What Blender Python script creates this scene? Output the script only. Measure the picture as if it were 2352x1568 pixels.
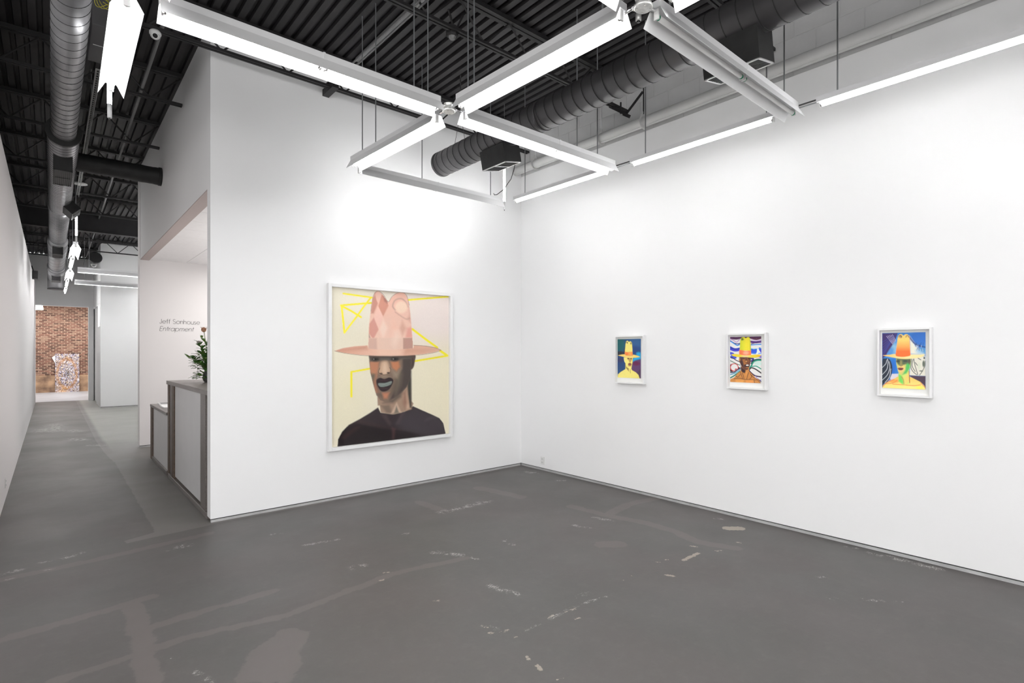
import bpy, math, random
import numpy as np
from mathutils import Vector, Matrix
for o in list(bpy.data.objects): bpy.data.objects.remove(o)
SC = bpy.context.scene; COL = SC.collection
PI = math.pi
# ------------------------------------------------------------------ camera
CH = 1.42                       # camera height
FPX = 1225.0                    # focal length in pixels of a 2352 px wide frame
YAW = math.atan2(1058.0, FPX)   # +Y runs down the corridor, +X along the back wall
cd = bpy.data.cameras.new('camera'); cam = bpy.data.objects.new('camera', cd); COL.objects.link(cam)
cam.location = (0, 0, CH); cam.rotation_euler = (PI/2, 0, -YAW)
cd.sensor_width = 36; cd.lens = 36*FPX/2352; cd.shift_y = 24/2352; cd.clip_start = .02; cd.clip_end = 100
SC.camera = cam
# ------------------------------------------------------------------ world, exposure
w = bpy.data.worlds.new('world'); SC.world = w; w.use_nodes = True
w.node_tree.nodes['Background'].inputs[0].default_value = (.98, .975, .965, 1)
w.node_tree.nodes['Background'].inputs[1].default_value = 2.8   # added daylight fill, enters by the made-up windows out of view
vs = SC.view_settings; vs.view_transform = 'Standard'; vs.look = 'None'; vs.gamma = 1; vs.use_curve_mapping = False
vs.exposure = 0.75
TUBE = 22.0          # radiance of the fluorescent tubes
# ------------------------------------------------------------------ large area lights (alcove and far room panels, added uplight, portals of added windows)
def area(name, loc, sx, sy, power, rot=(0, 0, 0), col=(1, 1, 1)):
    l = bpy.data.lights.new(name, 'AREA'); l.shape = 'RECTANGLE'; l.size = sx; l.size_y = sy; l.energy = power; l.color = col
    o = bpy.data.objects.new(name, l); o.location = loc; o.rotation_euler = rot; COL.objects.link(o); return o
area('alcove_light', (2.5, 7.6, 2.72), .9, 3.0, 34, col=(1, .97, .95))
area('alcove_fill_up', (2.7, 6.8, 1.5), .5, 1.6, 16, rot=(PI, 0, 0), col=(1, .97, .95))  # added unseen lamp, brightens the alcove ceiling tiles from below
pl = area('added_window_portal', (-4.02, -.9, 2.15), 3.6, 4.6, 1, rot=(0, -PI/2, 0)); pl.data.cycles.is_portal = True  # portal of the added left window
pl = area('added_window_portal', (-1.65, -4.02, 2.15), 4.5, 3.6, 1, rot=(PI/2, 0, 0)); pl.data.cycles.is_portal = True  # portal of the added rear window
area('far_room_light', (.4, 22.6, 3.1), 2.6, 2.6, 75, col=(1, .98, .96))
# ------------------------------------------------------------------ materials
def lin(c):
    return tuple(((x/255)/12.92 if x/255 <= .04045 else ((x/255+.055)/1.055)**2.4) for x in c)
def mat(name, col, rough=.6, metal=0., noise=0., nscale=8., bump=0., bscale=200., emit=0., spec=.5):
    m = bpy.data.materials.new(name); m.use_nodes = True; nt = m.node_tree; b = nt.nodes['Principled BSDF']
    b.inputs['Base Color'].default_value = (*col, 1); b.inputs['Roughness'].default_value = rough; b.inputs['Metallic'].default_value = metal
    b.inputs['Specular IOR Level'].default_value = spec
    tc = nt.nodes.new('ShaderNodeTexCoord')
    if noise:
        n = nt.nodes.new('ShaderNodeTexNoise'); n.inputs['Scale'].default_value = nscale; n.inputs['Detail'].default_value = 5
        nt.links.new(tc.outputs['Object'], n.inputs['Vector'])
        r = nt.nodes.new('ShaderNodeValToRGB')
        r.color_ramp.elements[0].position = .3; r.color_ramp.elements[1].position = .7
        r.color_ramp.elements[0].color = (*[c*(1-noise) for c in col], 1); r.color_ramp.elements[1].color = (*[min(1, c*(1+noise)) for c in col], 1)
        nt.links.new(n.outputs['Fac'], r.inputs['Fac']); nt.links.new(r.outputs['Color'], b.inputs['Base Color'])
    if bump:
        n2 = nt.nodes.new('ShaderNodeTexNoise'); n2.inputs['Scale'].default_value = bscale; n2.inputs['Detail'].default_value = 3
        nt.links.new(tc.outputs['Object'], n2.inputs['Vector'])
        bp = nt.nodes.new('ShaderNodeBump'); bp.inputs['Strength'].default_value = bump; bp.inputs['Distance'].default_value = .002
        nt.links.new(n2.outputs['Fac'], bp.inputs['Height']); nt.links.new(bp.outputs['Normal'], b.inputs['Normal'])
    if emit:
        b.inputs['Emission Color'].default_value = (1, 1, 1, 1); b.inputs['Emission Strength'].default_value = emit
    return m
M = {}
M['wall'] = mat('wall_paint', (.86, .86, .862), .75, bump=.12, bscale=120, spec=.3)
M['wall_dim'] = mat('wall_paint_dimmed', (.77, .752, .75), .75, bump=.12, bscale=120, spec=.3)  # same white paint, with dimmer pinkish shade put into the colour
M['block'] = mat('block_paint', (.62, .62, .62), .7, noise=.05, nscale=6, bump=.4, bscale=60)
M['black_wall'] = mat('black_wall', (.02, .02, .021), .8, noise=.2, nscale=3)
M['strip'] = mat('base_strip', (.42, .42, .42), .45, noise=.15, nscale=7)
M['gap'] = mat('shadow_gap', (.03, .03, .03), .8)
M['deck'] = mat('deck_paint', (.020, .018, .0195), .55, noise=.35, nscale=2.5)
M['steel'] = mat('joist_paint', (.016, .015, .016), .6, noise=.3, nscale=5)
M['galv'] = mat('galvanised', (.33, .33, .34), .42, .8, noise=.12, nscale=9)
M['duct'] = mat('duct_paint', (.075, .072, .075), .42, .3, noise=.15, nscale=4)
M['duct_black'] = mat('duct_black', (.014, .014, .014), .6, noise=.3, nscale=12, bump=.4, bscale=60)
M['seam'] = mat('duct_seam', (.02, .02, .02), .6)
M['white_metal'] = mat('white_metal', (.78, .78, .79), .4)
M['refl'] = mat('reflector_enamel', (.82, .82, .825), .35)
M['plastic'] = mat('white_plastic', (.75, .75, .74), .4)
M['tube_off'] = mat('tube_unlit', (.83, .83, .82), .25)
M['tube_on'] = mat('tube_lit', (1, 1, 1), .4, emit=TUBE)
M['green'] = mat('green_ring', (.0, .25, .12), .4)
M['chrome'] = mat('chrome', (.7, .7, .7), .2, 1.)
M['cast'] = mat('cast_aluminium', (.72, .72, .70), .4, .55, noise=.15, nscale=60)
M['rod'] = mat('steel_rod', (.36, .37, .38), .35, .7)
M['cable'] = mat('dark_cable', (.05, .05, .05), .5)
M['pipe'] = mat('pipe_wrap', (.74, .74, .73), .6, noise=.04, nscale=5)
M['gpipe'] = mat('grey_pipe', (.22, .22, .22), .45, .3)
M['frame'] = mat('white_frame', (.83, .83, .83), .4)
M['mount'] = mat('white_mount', (.82, .82, .80), .8)
M['wood'] = mat('ply_edge', (.085, .055, .038), .5, noise=.35, nscale=30)
M['stone'] = mat('counter_laminate', (.15, .133, .122), .35, noise=.22, nscale=90)
M['panel'] = mat('desk_panel', (.60, .60, .605), .45, noise=.02, nscale=5)
M['darkgap'] = mat('desk_recess', (.015, .01, .008), .7)
M['leaf'] = mat('leaf', (.05, .14, .025), .45, noise=.5, nscale=14)
M['leaf2'] = mat('leaf_light', (.11, .20, .035), .45, noise=.4, nscale=14)
M['stem'] = mat('plant_stem', (.12, .15, .05), .6)
M['petal'] = mat('flower_head', (.42, .22, .13), .6, noise=.4, nscale=40)
M['petal_g'] = mat('flower_grey', (.30, .27, .25), .7, noise=.3, nscale=40)
M['vase'] = mat('vase_glaze', (.06, .06, .055), .3)
M['paper'] = mat('white_paper', (.8, .8, .8), .6)
M['paper_d'] = mat('dark_print', (.08, .08, .085), .5)
M['ink'] = mat('vinyl_lettering', (.012, .012, .013), .5)
M['tile'] = mat('ceiling_tile_white', (.90, .89, .89), .8, noise=.02, nscale=20)
M['soffit'] = mat('soffit_shade', (.50, .43, .41), .8)  # warm brownish shade of the soffit put into its colour
M['door'] = mat('door_paint', (.55, .56, .57), .5)
M['yellow'] = mat('yellow_cable', (.40, .36, .03), .5)
M['unit'] = mat('ceiling_unit_paint', (.065, .063, .066), .5, noise=.15, nscale=3)
M['lens'] = mat('dark_lens', (.02, .02, .02), .15)
M['mortar'] = mat('mortar', (.52, .36, .26), .9, noise=.2, nscale=12)
M['far_floor'] = mat('pale_floor', (.50, .51, .54), .35, noise=.1, nscale=2)
M['gold'] = mat('ochre_strip', (.5, .3, .12), .5, noise=.4, nscale=20)

def nodes(m): return m.node_tree, m.node_tree.nodes['Principled BSDF']
# bricks: colour per object
m = mat('brick', (.3, .1, .06), .85, bump=.4, bscale=80); nt, b = nodes(m)
oi = nt.nodes.new('ShaderNodeObjectInfo'); cr = nt.nodes.new('ShaderNodeValToRGB'); cr.color_ramp.elements[0].color = (.085, .045, .035, 1); cr.color_ramp.elements[1].color = (.38, .24, .17, 1)
for p, c in ((.35, (.17, .075, .055, 1)), (.7, (.28, .125, .09, 1))):
    e = cr.color_ramp.elements.new(p); e.color = c
nt.links.new(oi.outputs['Random'], cr.inputs['Fac']); nt.links.new(cr.outputs['Color'], b.inputs['Base Color']); M['brick'] = m
m = mat('brick_mix', (.3, .1, .06), .85); nt, b = nodes(m)   # for the joined bricks: colour per mesh island
gi = nt.nodes.new('ShaderNodeNewGeometry'); cr2 = nt.nodes.new('ShaderNodeValToRGB')
cr2.color_ramp.elements[0].color = tuple(cr.color_ramp.elements[0].color); cr2.color_ramp.elements[1].color = tuple(cr.color_ramp.elements[-1].color)
for e0 in list(cr.color_ramp.elements)[1:-1]:
    e = cr2.color_ramp.elements.new(e0.position); e.color = tuple(e0.color)
nt.links.new(gi.outputs['Random Per Island'], cr2.inputs['Fac']); nt.links.new(cr2.outputs['Color'], b.inputs['Base Color']); M['brick_mix'] = m
m = mat('plaster_base', (.4, .25, .15), .85); nt, b = nodes(m)
tc = nt.nodes.new('ShaderNodeTexCoord'); n = nt.nodes.new('ShaderNodeTexNoise'); n.inputs['Scale'].default_value = 4; n.inputs['Detail'].default_value = 6
cr = nt.nodes.new('ShaderNodeValToRGB'); cr.color_ramp.elements[0].position = .35; cr.color_ramp.elements[0].color = (.2, .12, .08, 1); cr.color_ramp.elements[1].position = .65; cr.color_ramp.elements[1].color = (.52, .33, .2, 1)
nt.links.new(tc.outputs['Object'], n.inputs['Vector']); nt.links.new(n.outputs['Fac'], cr.inputs['Fac']); nt.links.new(cr.outputs['Color'], b.inputs['Base Color']); M['plaster'] = m
# vertex-painted print (paintings, collage)
def print_mat(name, rough=.6, grain=.06, gscale=60):
    m = mat(name, (1, 1, 1), rough); nt, b = nodes(m)
    a = nt.nodes.new('ShaderNodeAttribute'); a.attribute_name = 'paint'
    tc = nt.nodes.new('ShaderNodeTexCoord'); n = nt.nodes.new('ShaderNodeTexNoise'); n.inputs['Scale'].default_value = gscale; n.inputs['Detail'].default_value = 4
    nt.links.new(tc.outputs['Object'], n.inputs['Vector'])
    mr = nt.nodes.new('ShaderNodeMapRange'); mr.inputs['To Min'].default_value = 1-grain; mr.inputs['To Max'].default_value = 1+grain; mr.inputs['From Min'].default_value = .25; mr.inputs['From Max'].default_value = .75
    nt.links.new(n.outputs['Fac'], mr.inputs['Value'])
    mx = nt.nodes.new('ShaderNodeVectorMath'); mx.operation = 'SCALE'
    nt.links.new(a.outputs['Color'], mx.inputs[0]); nt.links.new(mr.outputs['Result'], mx.inputs['Scale'])
    nt.links.new(mx.outputs['Vector'], b.inputs['Base Color']); return m
M['print'] = print_mat('painted_paper', .6, .03, 140); M['collage'] = print_mat('collage_print', .3, .35, 45)
# picture glazing
m = bpy.data.materials.new('glazing'); m.use_nodes = True; nt = m.node_tree; nt.nodes.clear()
o_ = nt.nodes.new('ShaderNodeOutputMaterial'); mx = nt.nodes.new('ShaderNodeMixShader'); t_ = nt.nodes.new('ShaderNodeBsdfTransparent'); g_ = nt.nodes.new('ShaderNodeBsdfGlossy'); fr = nt.nodes.new('ShaderNodeFresnel')
g_.inputs['Roughness'].default_value = .02; fr.inputs['IOR'].default_value = 1.10
nt.links.new(fr.outputs[0], mx.inputs[0]); nt.links.new(t_.outputs[0], mx.inputs[1]); nt.links.new(g_.outputs[0], mx.inputs[2]); nt.links.new(mx.outputs[0], o_.inputs[0]); M['glass'] = m
# floor: worn painted concrete; attribute 'marks' = (band sdf, scuff, bare-spot sdf, corridor tone)
def floor_mat():
    m = mat('worn_concrete', (.12, .115, .11), .5); nt, b = nodes(m); L = nt.links
    tc = nt.nodes.new('ShaderNodeTexCoord'); at = nt.nodes.new('ShaderNodeAttribute'); at.attribute_name = 'marks'
    sp = nt.nodes.new('ShaderNodeSeparateColor'); L.new(at.outputs['Color'], sp.inputs[0])
    def noise(s, d=5, r=.55, vec=None):
        n = nt.nodes.new('ShaderNodeTexNoise'); n.inputs['Scale'].default_value = s; n.inputs['Detail'].default_value = d; n.inputs['Roughness'].default_value = r
        L.new(vec or tc.outputs['Object'], n.inputs['Vector']); return n.outputs['Fac']
    def math_(op, a, bb, clamp=False):
        n = nt.nodes.new('ShaderNodeMath'); n.operation = op; n.use_clamp = clamp
        for i, v in enumerate((a, bb)):
            if isinstance(v, (int, float)): n.inputs[i].default_value = v
            else: L.new(v, n.inputs[i])
        return n.outputs[0]
    def ramp(v, lo, hi, t0=0., t1=1.):
        n = nt.nodes.new('ShaderNodeMapRange'); n.inputs['From Min'].default_value = lo; n.inputs['From Max'].default_value = hi; n.inputs['To Min'].default_value = t0; n.inputs['To Max'].default_value = t1
        n.interpolation_type = 'SMOOTHSTEP'; L.new(v, n.inputs['Value']); return n.outputs['Result']
    def mix(f, a, c, typ='MIX'):
        n = nt.nodes.new('ShaderNodeMix'); n.data_type = 'RGBA'; n.blend_type = typ
        L.new(f, n.inputs['Factor']) if not isinstance(f, float) else setattr(n.inputs['Factor'], 'default_value', f)
        for k, v in ((6, a), (7, c)):
            if isinstance(v, tuple): n.inputs[k].default_value = (*v, 1)
            else: L.new(v, n.inputs[k])
        return n.outputs[2]
    base = mix(ramp(noise(1.1, 4, .5), .38, .62), FC['cool'], FC['warm'])
    base = mix(ramp(noise(.45, 3, .5), .3, .75, 0, .4), base, FC['dark'])
    st = nt.nodes.new('ShaderNodeMapping'); st.inputs['Scale'].default_value = (5, 60, 1); L.new(tc.outputs['Object'], st.inputs['Vector'])
    base = mix(ramp(noise(1, 5, .6, st.outputs['Vector']),   .5, .78, 0, .10), base, FC['light'])
    base = mix(ramp(noise(14, 6, .7), .45, .75, 0, .38), base, FC['light'])
    base = mix(ramp(noise(38, 6, .75), .3, .5, .5, 0.), base, FC['dark'])
    band = math_('ADD', sp.outputs[0], math_('MULTIPLY', math_('SUBTRACT', noise(8, 6, .7), .5), .5))
    base = mix(ramp(band, .50, .58, 0, .8), base, FC['band'])
    pale = math_('ADD', at.outputs['Alpha'], math_('MULTIPLY', math_('SUBTRACT', noise(5, 4, .6), .5), .22))
    base = mix(ramp(pale, .5, .56, 0, .75), base, FC['pale'])
    base = mix(ramp(pale, 1.0, 1.9, 0, .8), base, FC['pale2'])
    bare = math_('ADD', sp.outputs[2], math_('MULTIPLY', math_('SUBTRACT', noise(45, 3, .6), .5), .5))
    base = mix(ramp(bare, .5, .56), base, FC['bare'])
    stn = nt.nodes.new('ShaderNodeMapping'); stn.inputs['Scale'].default_value = (60, 130, 1); L.new(tc.outputs['Object'], stn.inputs['Vector'])
    brk = ramp(noise(16, 5, .7), .40, .60, .05, 1.)
    sc = math_('MULTIPLY', math_('MULTIPLY', sp.outputs[1], brk), ramp(noise(1, 6, .8, stn.outputs['Vector']), .42, .62))
    base = mix(ramp(sc, .06, .7, 0, .85), base, FC['chalk'])
    speck = nt.nodes.new('ShaderNodeTexVoronoi'); speck.inputs['Scale'].default_value = 3.2; speck.inputs['Randomness'].default_value = 1; L.new(tc.outputs['Object'], speck.inputs['Vector'])
    base = mix(ramp(speck.outputs['Distance'], .008, .014, .7, 0.), base, FC['chalk'])
    L.new(base, b.inputs['Base Color'])
    L.new(ramp(noise(1.5, 3), .3, .7, .44, .52), b.inputs['Roughness'])
    bp = nt.nodes.new('ShaderNodeBump'); bp.inputs['Strength'].default_value = .12; bp.inputs['Distance'].default_value = .0015
    L.new(noise(40, 5, .6), bp.inputs['Height']); L.new(bp.outputs['Normal'], b.inputs['Normal']); return m
FC = dict(cool=(.080, .077, .072), warm=(.085, .076, .072), dark=(.070, .065, .062), light=(.106, .098, .092), band=(.119, .104, .098), pale=(.150, .142, .132), pale2=(.33, .33, .30), bare=(.30, .262, .215), chalk=(.50, .49, .46))
M['floor'] = floor_mat()

# ------------------------------------------------------------------ mesh helpers
class MB:
    def __init__(s): s.v = []; s.f = []
    def add(s, vs, fs):
        n = len(s.v); s.v += [tuple(v) for v in vs]; s.f += [tuple(i+n for i in f) for f in fs]; return s
    def box(s, x0, x1, y0, y1, z0, z1):
        return s.add([(x, y, z) for x in (x0, x1) for y in (y0, y1) for z in (z0, z1)],
                     [(0, 1, 3, 2), (4, 6, 7, 5), (0, 4, 5, 1), (2, 3, 7, 6), (0, 2, 6, 4), (1, 5, 7, 3)])
    def obox(s, c, size, mtx):
        hx, hy, hz = size[0]/2, size[1]/2, size[2]/2; c = Vector(c)
        return s.add([c + mtx @ Vector((x, y, z)) for x in (-hx, hx) for y in (-hy, hy) for z in (-hz, hz)],
                     [(0, 1, 3, 2), (4, 6, 7, 5), (0, 4, 5, 1), (2, 3, 7, 6), (0, 2, 6, 4), (1, 5, 7, 3)])
    def bar(s, a, b, wd, ht, up=(0, 0, 1)):
        a = Vector(a); b = Vector(b); d = b-a; L = d.length; x = d.normalized(); u = Vector(up)
        if abs(x.dot(u)) > .99: u = Vector((1, 0, 0))
        y = u.cross(x).normalized(); z = x.cross(y)
        return s.obox((a+b)/2, (L, wd, ht), Matrix((x, y, z)).transposed())
    def cyl(s, a, b, r, n=12, r2=None, caps=True):
        a = Vector(a); b = Vector(b); r2 = r if r2 is None else r2; x = (b-a).normalized()
        u = Vector((0, 0, 1)) if abs(x.z) < .9 else Vector((1, 0, 0)); y = u.cross(x).normalized(); z = x.cross(y)
        vs = []
        for c, rr in ((a, r), (b, r2)):
            for i in range(n):
                t = 2*PI*i/n; vs.append(c + rr*(math.cos(t)*y + math.sin(t)*z))
        fs = [(i, (i+1) % n, n+(i+1) % n, n+i) for i in range(n)]
        if caps: fs += [tuple(range(n-1, -1, -1)), tuple(range(n, 2*n))]
        return s.add(vs, fs)
    def path(s, pts, r, n=8):
        pts = [Vector(p) for p in pts]; vs = []; fs = []
        for k, p in enumerate(pts):
            d = (pts[min(k+1, len(pts)-1)] - pts[max(k-1, 0)]).normalized()
            u = Vector((0, 0, 1)) if abs(d.z) < .95 else Vector((1, 0, 0)); y = u.cross(d).normalized(); z = d.cross(y)
            for i in range(n):
                t = 2*PI*i/n; vs.append(p + r*(math.cos(t)*y + math.sin(t)*z))
        for k in range(len(pts)-1):
            for i in range(n): fs.append((k*n+i, k*n+(i+1) % n, (k+1)*n+(i+1) % n, (k+1)*n+i))
        fs += [tuple(range(n-1, -1, -1)), tuple(range((len(pts)-1)*n, len(pts)*n))]
        return s.add(vs, fs)
    def lathe(s, prof, c=(0, 0, 0), n=24):
        vs = []; fs = []; m = len(prof)
        for r, z in prof:
            for i in range(n):
                t = 2*PI*i/n; vs.append((c[0]+r*math.cos(t), c[1]+r*math.sin(t), c[2]+z))
        for k in range(m-1):
            for i in range(n): fs.append((k*n+i, k*n+(i+1) % n, (k+1)*n+(i+1) % n, (k+1)*n+i))
        fs += [tuple(range(n-1, -1, -1)), tuple(range((m-1)*n, m*n))]
        return s.add(vs, fs)
    def build(s, name, m, parent=None, smooth=False, loc=None, bevel=0):
        me = bpy.data.meshes.new(name); me.from_pydata(s.v, [], s.f); me.update()
        me.materials.append(M[m] if isinstance(m, str) else m)
        if smooth:
            for p in me.polygons: p.use_smooth = len(p.vertices) == 4
        o = bpy.data.objects.new(name, me); COL.objects.link(o)
        if loc: o.location = loc
        if parent: o.parent = parent
        if bevel:
            md = o.modifiers.new('bevel', 'BEVEL'); md.width = bevel; md.segments = 2; md.limit_method = 'ANGLE'
        return o
def B(*a): return MB().box(*a)
def tag(o, label, cat, group=None):
    o['label'] = label; o['category'] = cat
    if group: o['group'] = group
    return o
def empty(name, loc, rz=0):
    o = bpy.data.objects.new(name, None); o.location = loc; o.rotation_euler = (0, 0, rz); o.empty_display_size = .05; COL.objects.link(o); return o
def thing(name, label, cat, loc=(0, 0, 0), rz=0, group=None): return tag(empty(name, loc, rz), label, cat, group)
def struct(o): o['kind'] = 'structure'; return o
def dup(o, parent=None):
    c = o.copy(); COL.objects.link(c)
    if parent: c.parent = parent
    for ch in list(o.children): dup(ch, c)
    return c
# ================================================================== ROOM SHELL
XR, YB, XS, XL = 4.46, 4.99, 1.0, -.335       # right wall, back wall, side wall plane, left wall plane
DZ = 4.17                                      # underside of the roof deck
REV = .03                                      # recessed base strip
def SEG(px, py, ax, ay, bx, by):
    dx, dy = bx-ax, by-ay; t = np.clip(((px-ax)*dx+(py-ay)*dy)/(dx*dx+dy*dy+1e-12), 0, 1)
    return np.hypot(px-ax-t*dx, py-ay-t*dy)
def PIN(px, py, poly):
    ins = np.zeros(px.shape, bool); n = len(poly); d = np.full(px.shape, 1e9)
    for i in range(n):
        (x1, y1), (x2, y2) = poly[i], poly[(i+1) % n]
        if y1 != y2:
            c = ((y1 > py) != (y2 > py)) & (px < (x2-x1)*(py-y1)/(y2-y1)+x1); ins ^= c
        d = np.minimum(d, SEG(px, py, x1, y1, x2, y2))
    return ins, d
BANDS=[
  ([(-0.192, 3.637), (0.23, 3.677), (0.438, 3.712)],0.035),
  ([(0.4, 3.309), (0.657, 3.315), (1.012, 3.328)],0.027),
  ([(-0.001, 3.026), (0.248, 3.046), (0.519, 3.066), (0.971, 2.973), (1.31, 3.032), (1.706, 3.087), (2.165, 2.989)],0.026),
  ([(0.347, 3.649), (0.341, 3.193), (0.321, 3.006), (0.324, 2.745)],0.045),
  ([(-0.242, 4.595), (0.192, 4.613), (0.577, 4.667), (0.933, 4.706)],0.039),
  ([(3.628, 3.36), (3.658, 2.953), (3.742, 2.631), (3.731, 2.343), (3.659, 2.099), (3.742, 1.876)],0.045),
  ([(3.698, 2.985), (4.089, 3.054), (4.436, 3.009)],0.047),
  ([(3.382, 4.446), (3.479, 3.898)],0.060),
  ([(3.081, 2.54), (3.166, 2.466)],0.064),
  ([(2.11, 5.207), (2.694, 4.994), (3.246, 5.068)],0.049),
  ([(2.63, 4.41), (2.648, 4.062)],0.044),
]
POLYS= [[(0.598, 2.508), (0.688, 2.689), (0.771, 2.755), (0.861, 2.798), (0.877, 2.834), (0.941, 2.813), (0.983, 2.72), (0.875, 2.551), (0.866, 2.467), (0.771, 2.359)], [(0.416, 4.937), (0.62, 5.016), (0.992, 5.006), (0.977, 4.931), (0.606, 4.898), (0.426, 4.868)]]
EDGE= [(0.988, 4.922), (0.617, 4.992), (0.62, 5.994), (0.615, 6.981), (0.62, 8.305), (0.607, 9.947), (0.62, 11.312), (0.62, 13.566), (0.66, 15.847), (0.694, 17.499)]
SCUFFS=[
((0.659, 4.516),(0.755, 4.525),0.039),((0.085, 4.817),(0.144, 4.83),0.036),((-0.058, 4.799),(-0.013, 4.79),0.019),((-0.228, 4.703),(-0.157, 4.732),0.027),((-0.221, 4.578),(-0.172, 4.577),0.010),((-0.028, 4.612),(0.022, 4.606),0.014),((1.3, 4.362),(1.358, 4.339),0.020),((1.409, 3.96),(1.654, 3.916),0.018),((2.072, 3.709),(2.134, 3.682),0.015),((2.62, 3.983),(3.139, 3.99),0.048),((1.505, 3.344),(1.561, 3.333),0.032),((2.056, 3.221),(2.172, 3.056),0.028),((2.19, 2.978),(2.219, 2.892),0.015),((2.021, 2.534),(2.059, 2.349),0.026),((4.244, 4.662),(4.306, 4.549),0.045),((4.222, 4.145),(4.288, 4.088),0.030),((3.527, 3.003),(3.573, 2.838),0.024),((3.246, 2.972),(3.283, 2.854),0.022),((4.389, 1.184),(4.394, 0.821),0.034),((3.393, 1.13),(3.444, 1.079),0.014),((3.532, 0.996),(3.583, 0.924),0.016),((3.62, 0.891),(3.667, 0.83),0.005),((4.383, 1.345),(4.408, 1.289),0.017),((3.652, 1.291),(3.704, 1.247),0.010),((2.574, 3.061),(2.582, 2.97),0.023),((1.695, 2.19),(1.741, 2.105),0.013),((0.482, 2.724),(0.526, 2.57),0.013),((0.059, 12.578),(0.045, 13.724),0.143),((-0.106, 12.721),(-0.049, 13.028),0.162),((0.281, 12.527),(0.366, 12.313),0.133),((0.279, 11.251),(0.383, 11.048),0.108),((0.437, 10.363),(0.613, 10.211),0.057),((4.282, 2.319),(4.315, 2.258),0.018),((1.83, 2.017),(1.999, 2.017),0.007),((1.999, 2.017),(2.171, 2.021),0.012),((2.171, 2.021),(2.307, 2.012),0.008),((2.307, 2.012),(2.436, 1.986),0.011),((2.308, 2.096),(2.39, 2.085),0.017),]
BEIGE=[
((4.124, 2.114),(4.195, 2.052),0.048),((3.264, 1.989),(3.457, 1.99),0.014),((2.964, 1.929),(2.984, 1.886),0.013),((3.543, 2.105),(3.563, 2.065),0.011),((2.673, 2.069),(2.703, 2.052),0.006),((2.783, 2.068),(2.791, 2.061),0.007),((3.093, 2.088),(3.113, 2.07),0.007),((3.174, 2.077),(3.192, 2.061),0.008),((1.728, 2.082),(1.761, 2.076),0.008),((1.671, 2.12),(1.694, 2.106),0.008),((1.693, 2.192),(1.7, 2.168),0.009),((1.742, 2.004),(1.762, 1.993),0.005),((1.757, 1.924),(1.764, 1.912),0.005),((1.678, 1.834),(1.671, 1.817),0.009),((1.669, 1.751),(1.656, 1.727),0.012),((1.662, 1.621),(1.684, 1.614),0.005),((1.622, 3.133),(1.646, 3.121),0.010),((1.545, 3.043),(1.57, 3.039),0.010),((1.651, 2.592),(1.677, 2.577),0.009),((2.106, 1.931),(2.135, 1.918),0.007),((3.591, 1.928),(3.622, 1.912),0.010),((3.871, 1.917),(3.882, 1.895),0.011),((2.008, 2.033),(2.065, 2.034),0.007),((2.128, 2.012),(2.193, 2.002),0.007),]

def marks(px, py):
    R = np.zeros(px.shape); G = R.copy(); Bc = R.copy(); A = R.copy()
    for pts, hw in BANDS:
        for a, b in zip(pts[:-1], pts[1:]): R = np.maximum(R, .56 + (hw-SEG(px, py, *a, *b))*5)
    ins, d = PIN(px, py, POLYS[0]); R = np.maximum(R, np.where(ins, .56+d*5, .56-d*5))
    for a, b, hw in SCUFFS: G = np.maximum(G, np.exp(-(SEG(px, py, *a, *b)/(hw*1.15))**2))
    for a, b, hw in BEIGE: Bc = np.maximum(Bc, .53 + (hw*.95-SEG(px, py, *a, *b))*14)
    # paler strip along the desk side of the corridor, palest farther back
    A = np.where(py > 4.95, .53 + (px-.62)*4, 0); A = np.clip(A, 0, .7)
    A = np.where(py > 8.5, A*(1+np.clip((py-8.5)/2.5, 0, 1)*1.7), A)
    ins, d = PIN(px, py, POLYS[1]); A = np.maximum(A, np.where(ins, .6+d*3, .55-d*5))
    return np.clip(R, 0, 2), G, np.clip(Bc, 0, 2), np.clip(A, 0, 2)
def grid(xs, ys, off):
    X, Y = np.meshgrid(xs, ys); v = np.stack([X.ravel(), Y.ravel(), np.zeros(X.size)], 1); nx = len(xs)
    i = np.arange(len(ys)-1)[:, None]*nx + np.arange(nx-1)[None]; i = i.ravel()+off
    return v, np.stack([i, i+1, i+nx+1, i+nx], 1)
def make_floor():
    blocks = [(np.linspace(-.9, XR+.05, 350), np.linspace(.6, 5.2, 307)), (np.linspace(-.6, 3.2, 127), np.linspace(5.2, 20.1, 299)),
              (np.linspace(-4.05, XR+.05, 5), np.linspace(-4.05, .6, 4)), (np.linspace(-4.05, -.9, 3), np.linspace(.6, 5.2, 3))]
    V = []; F = []; n = 0
    for xs, ys in blocks:
        v, f = grid(xs, ys, n); V.append(v); F.append(f); n += len(v)
    V = np.concatenate(V); F = np.concatenate(F)
    me = bpy.data.meshes.new('floor'); me.from_pydata(V.tolist(), [], F.tolist()); me.materials.append(M['floor'])
    c = me.color_attributes.new('marks', 'FLOAT_COLOR', 'POINT')
    r, g, b, a = marks(V[:, 0], V[:, 1]); c.data.foreach_set('color', np.stack([r, g, b, a], 1).astype(np.float32).ravel())
    o = bpy.data.objects.new('floor', me); COL.objects.link(o); return struct(o)
make_floor()
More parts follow.
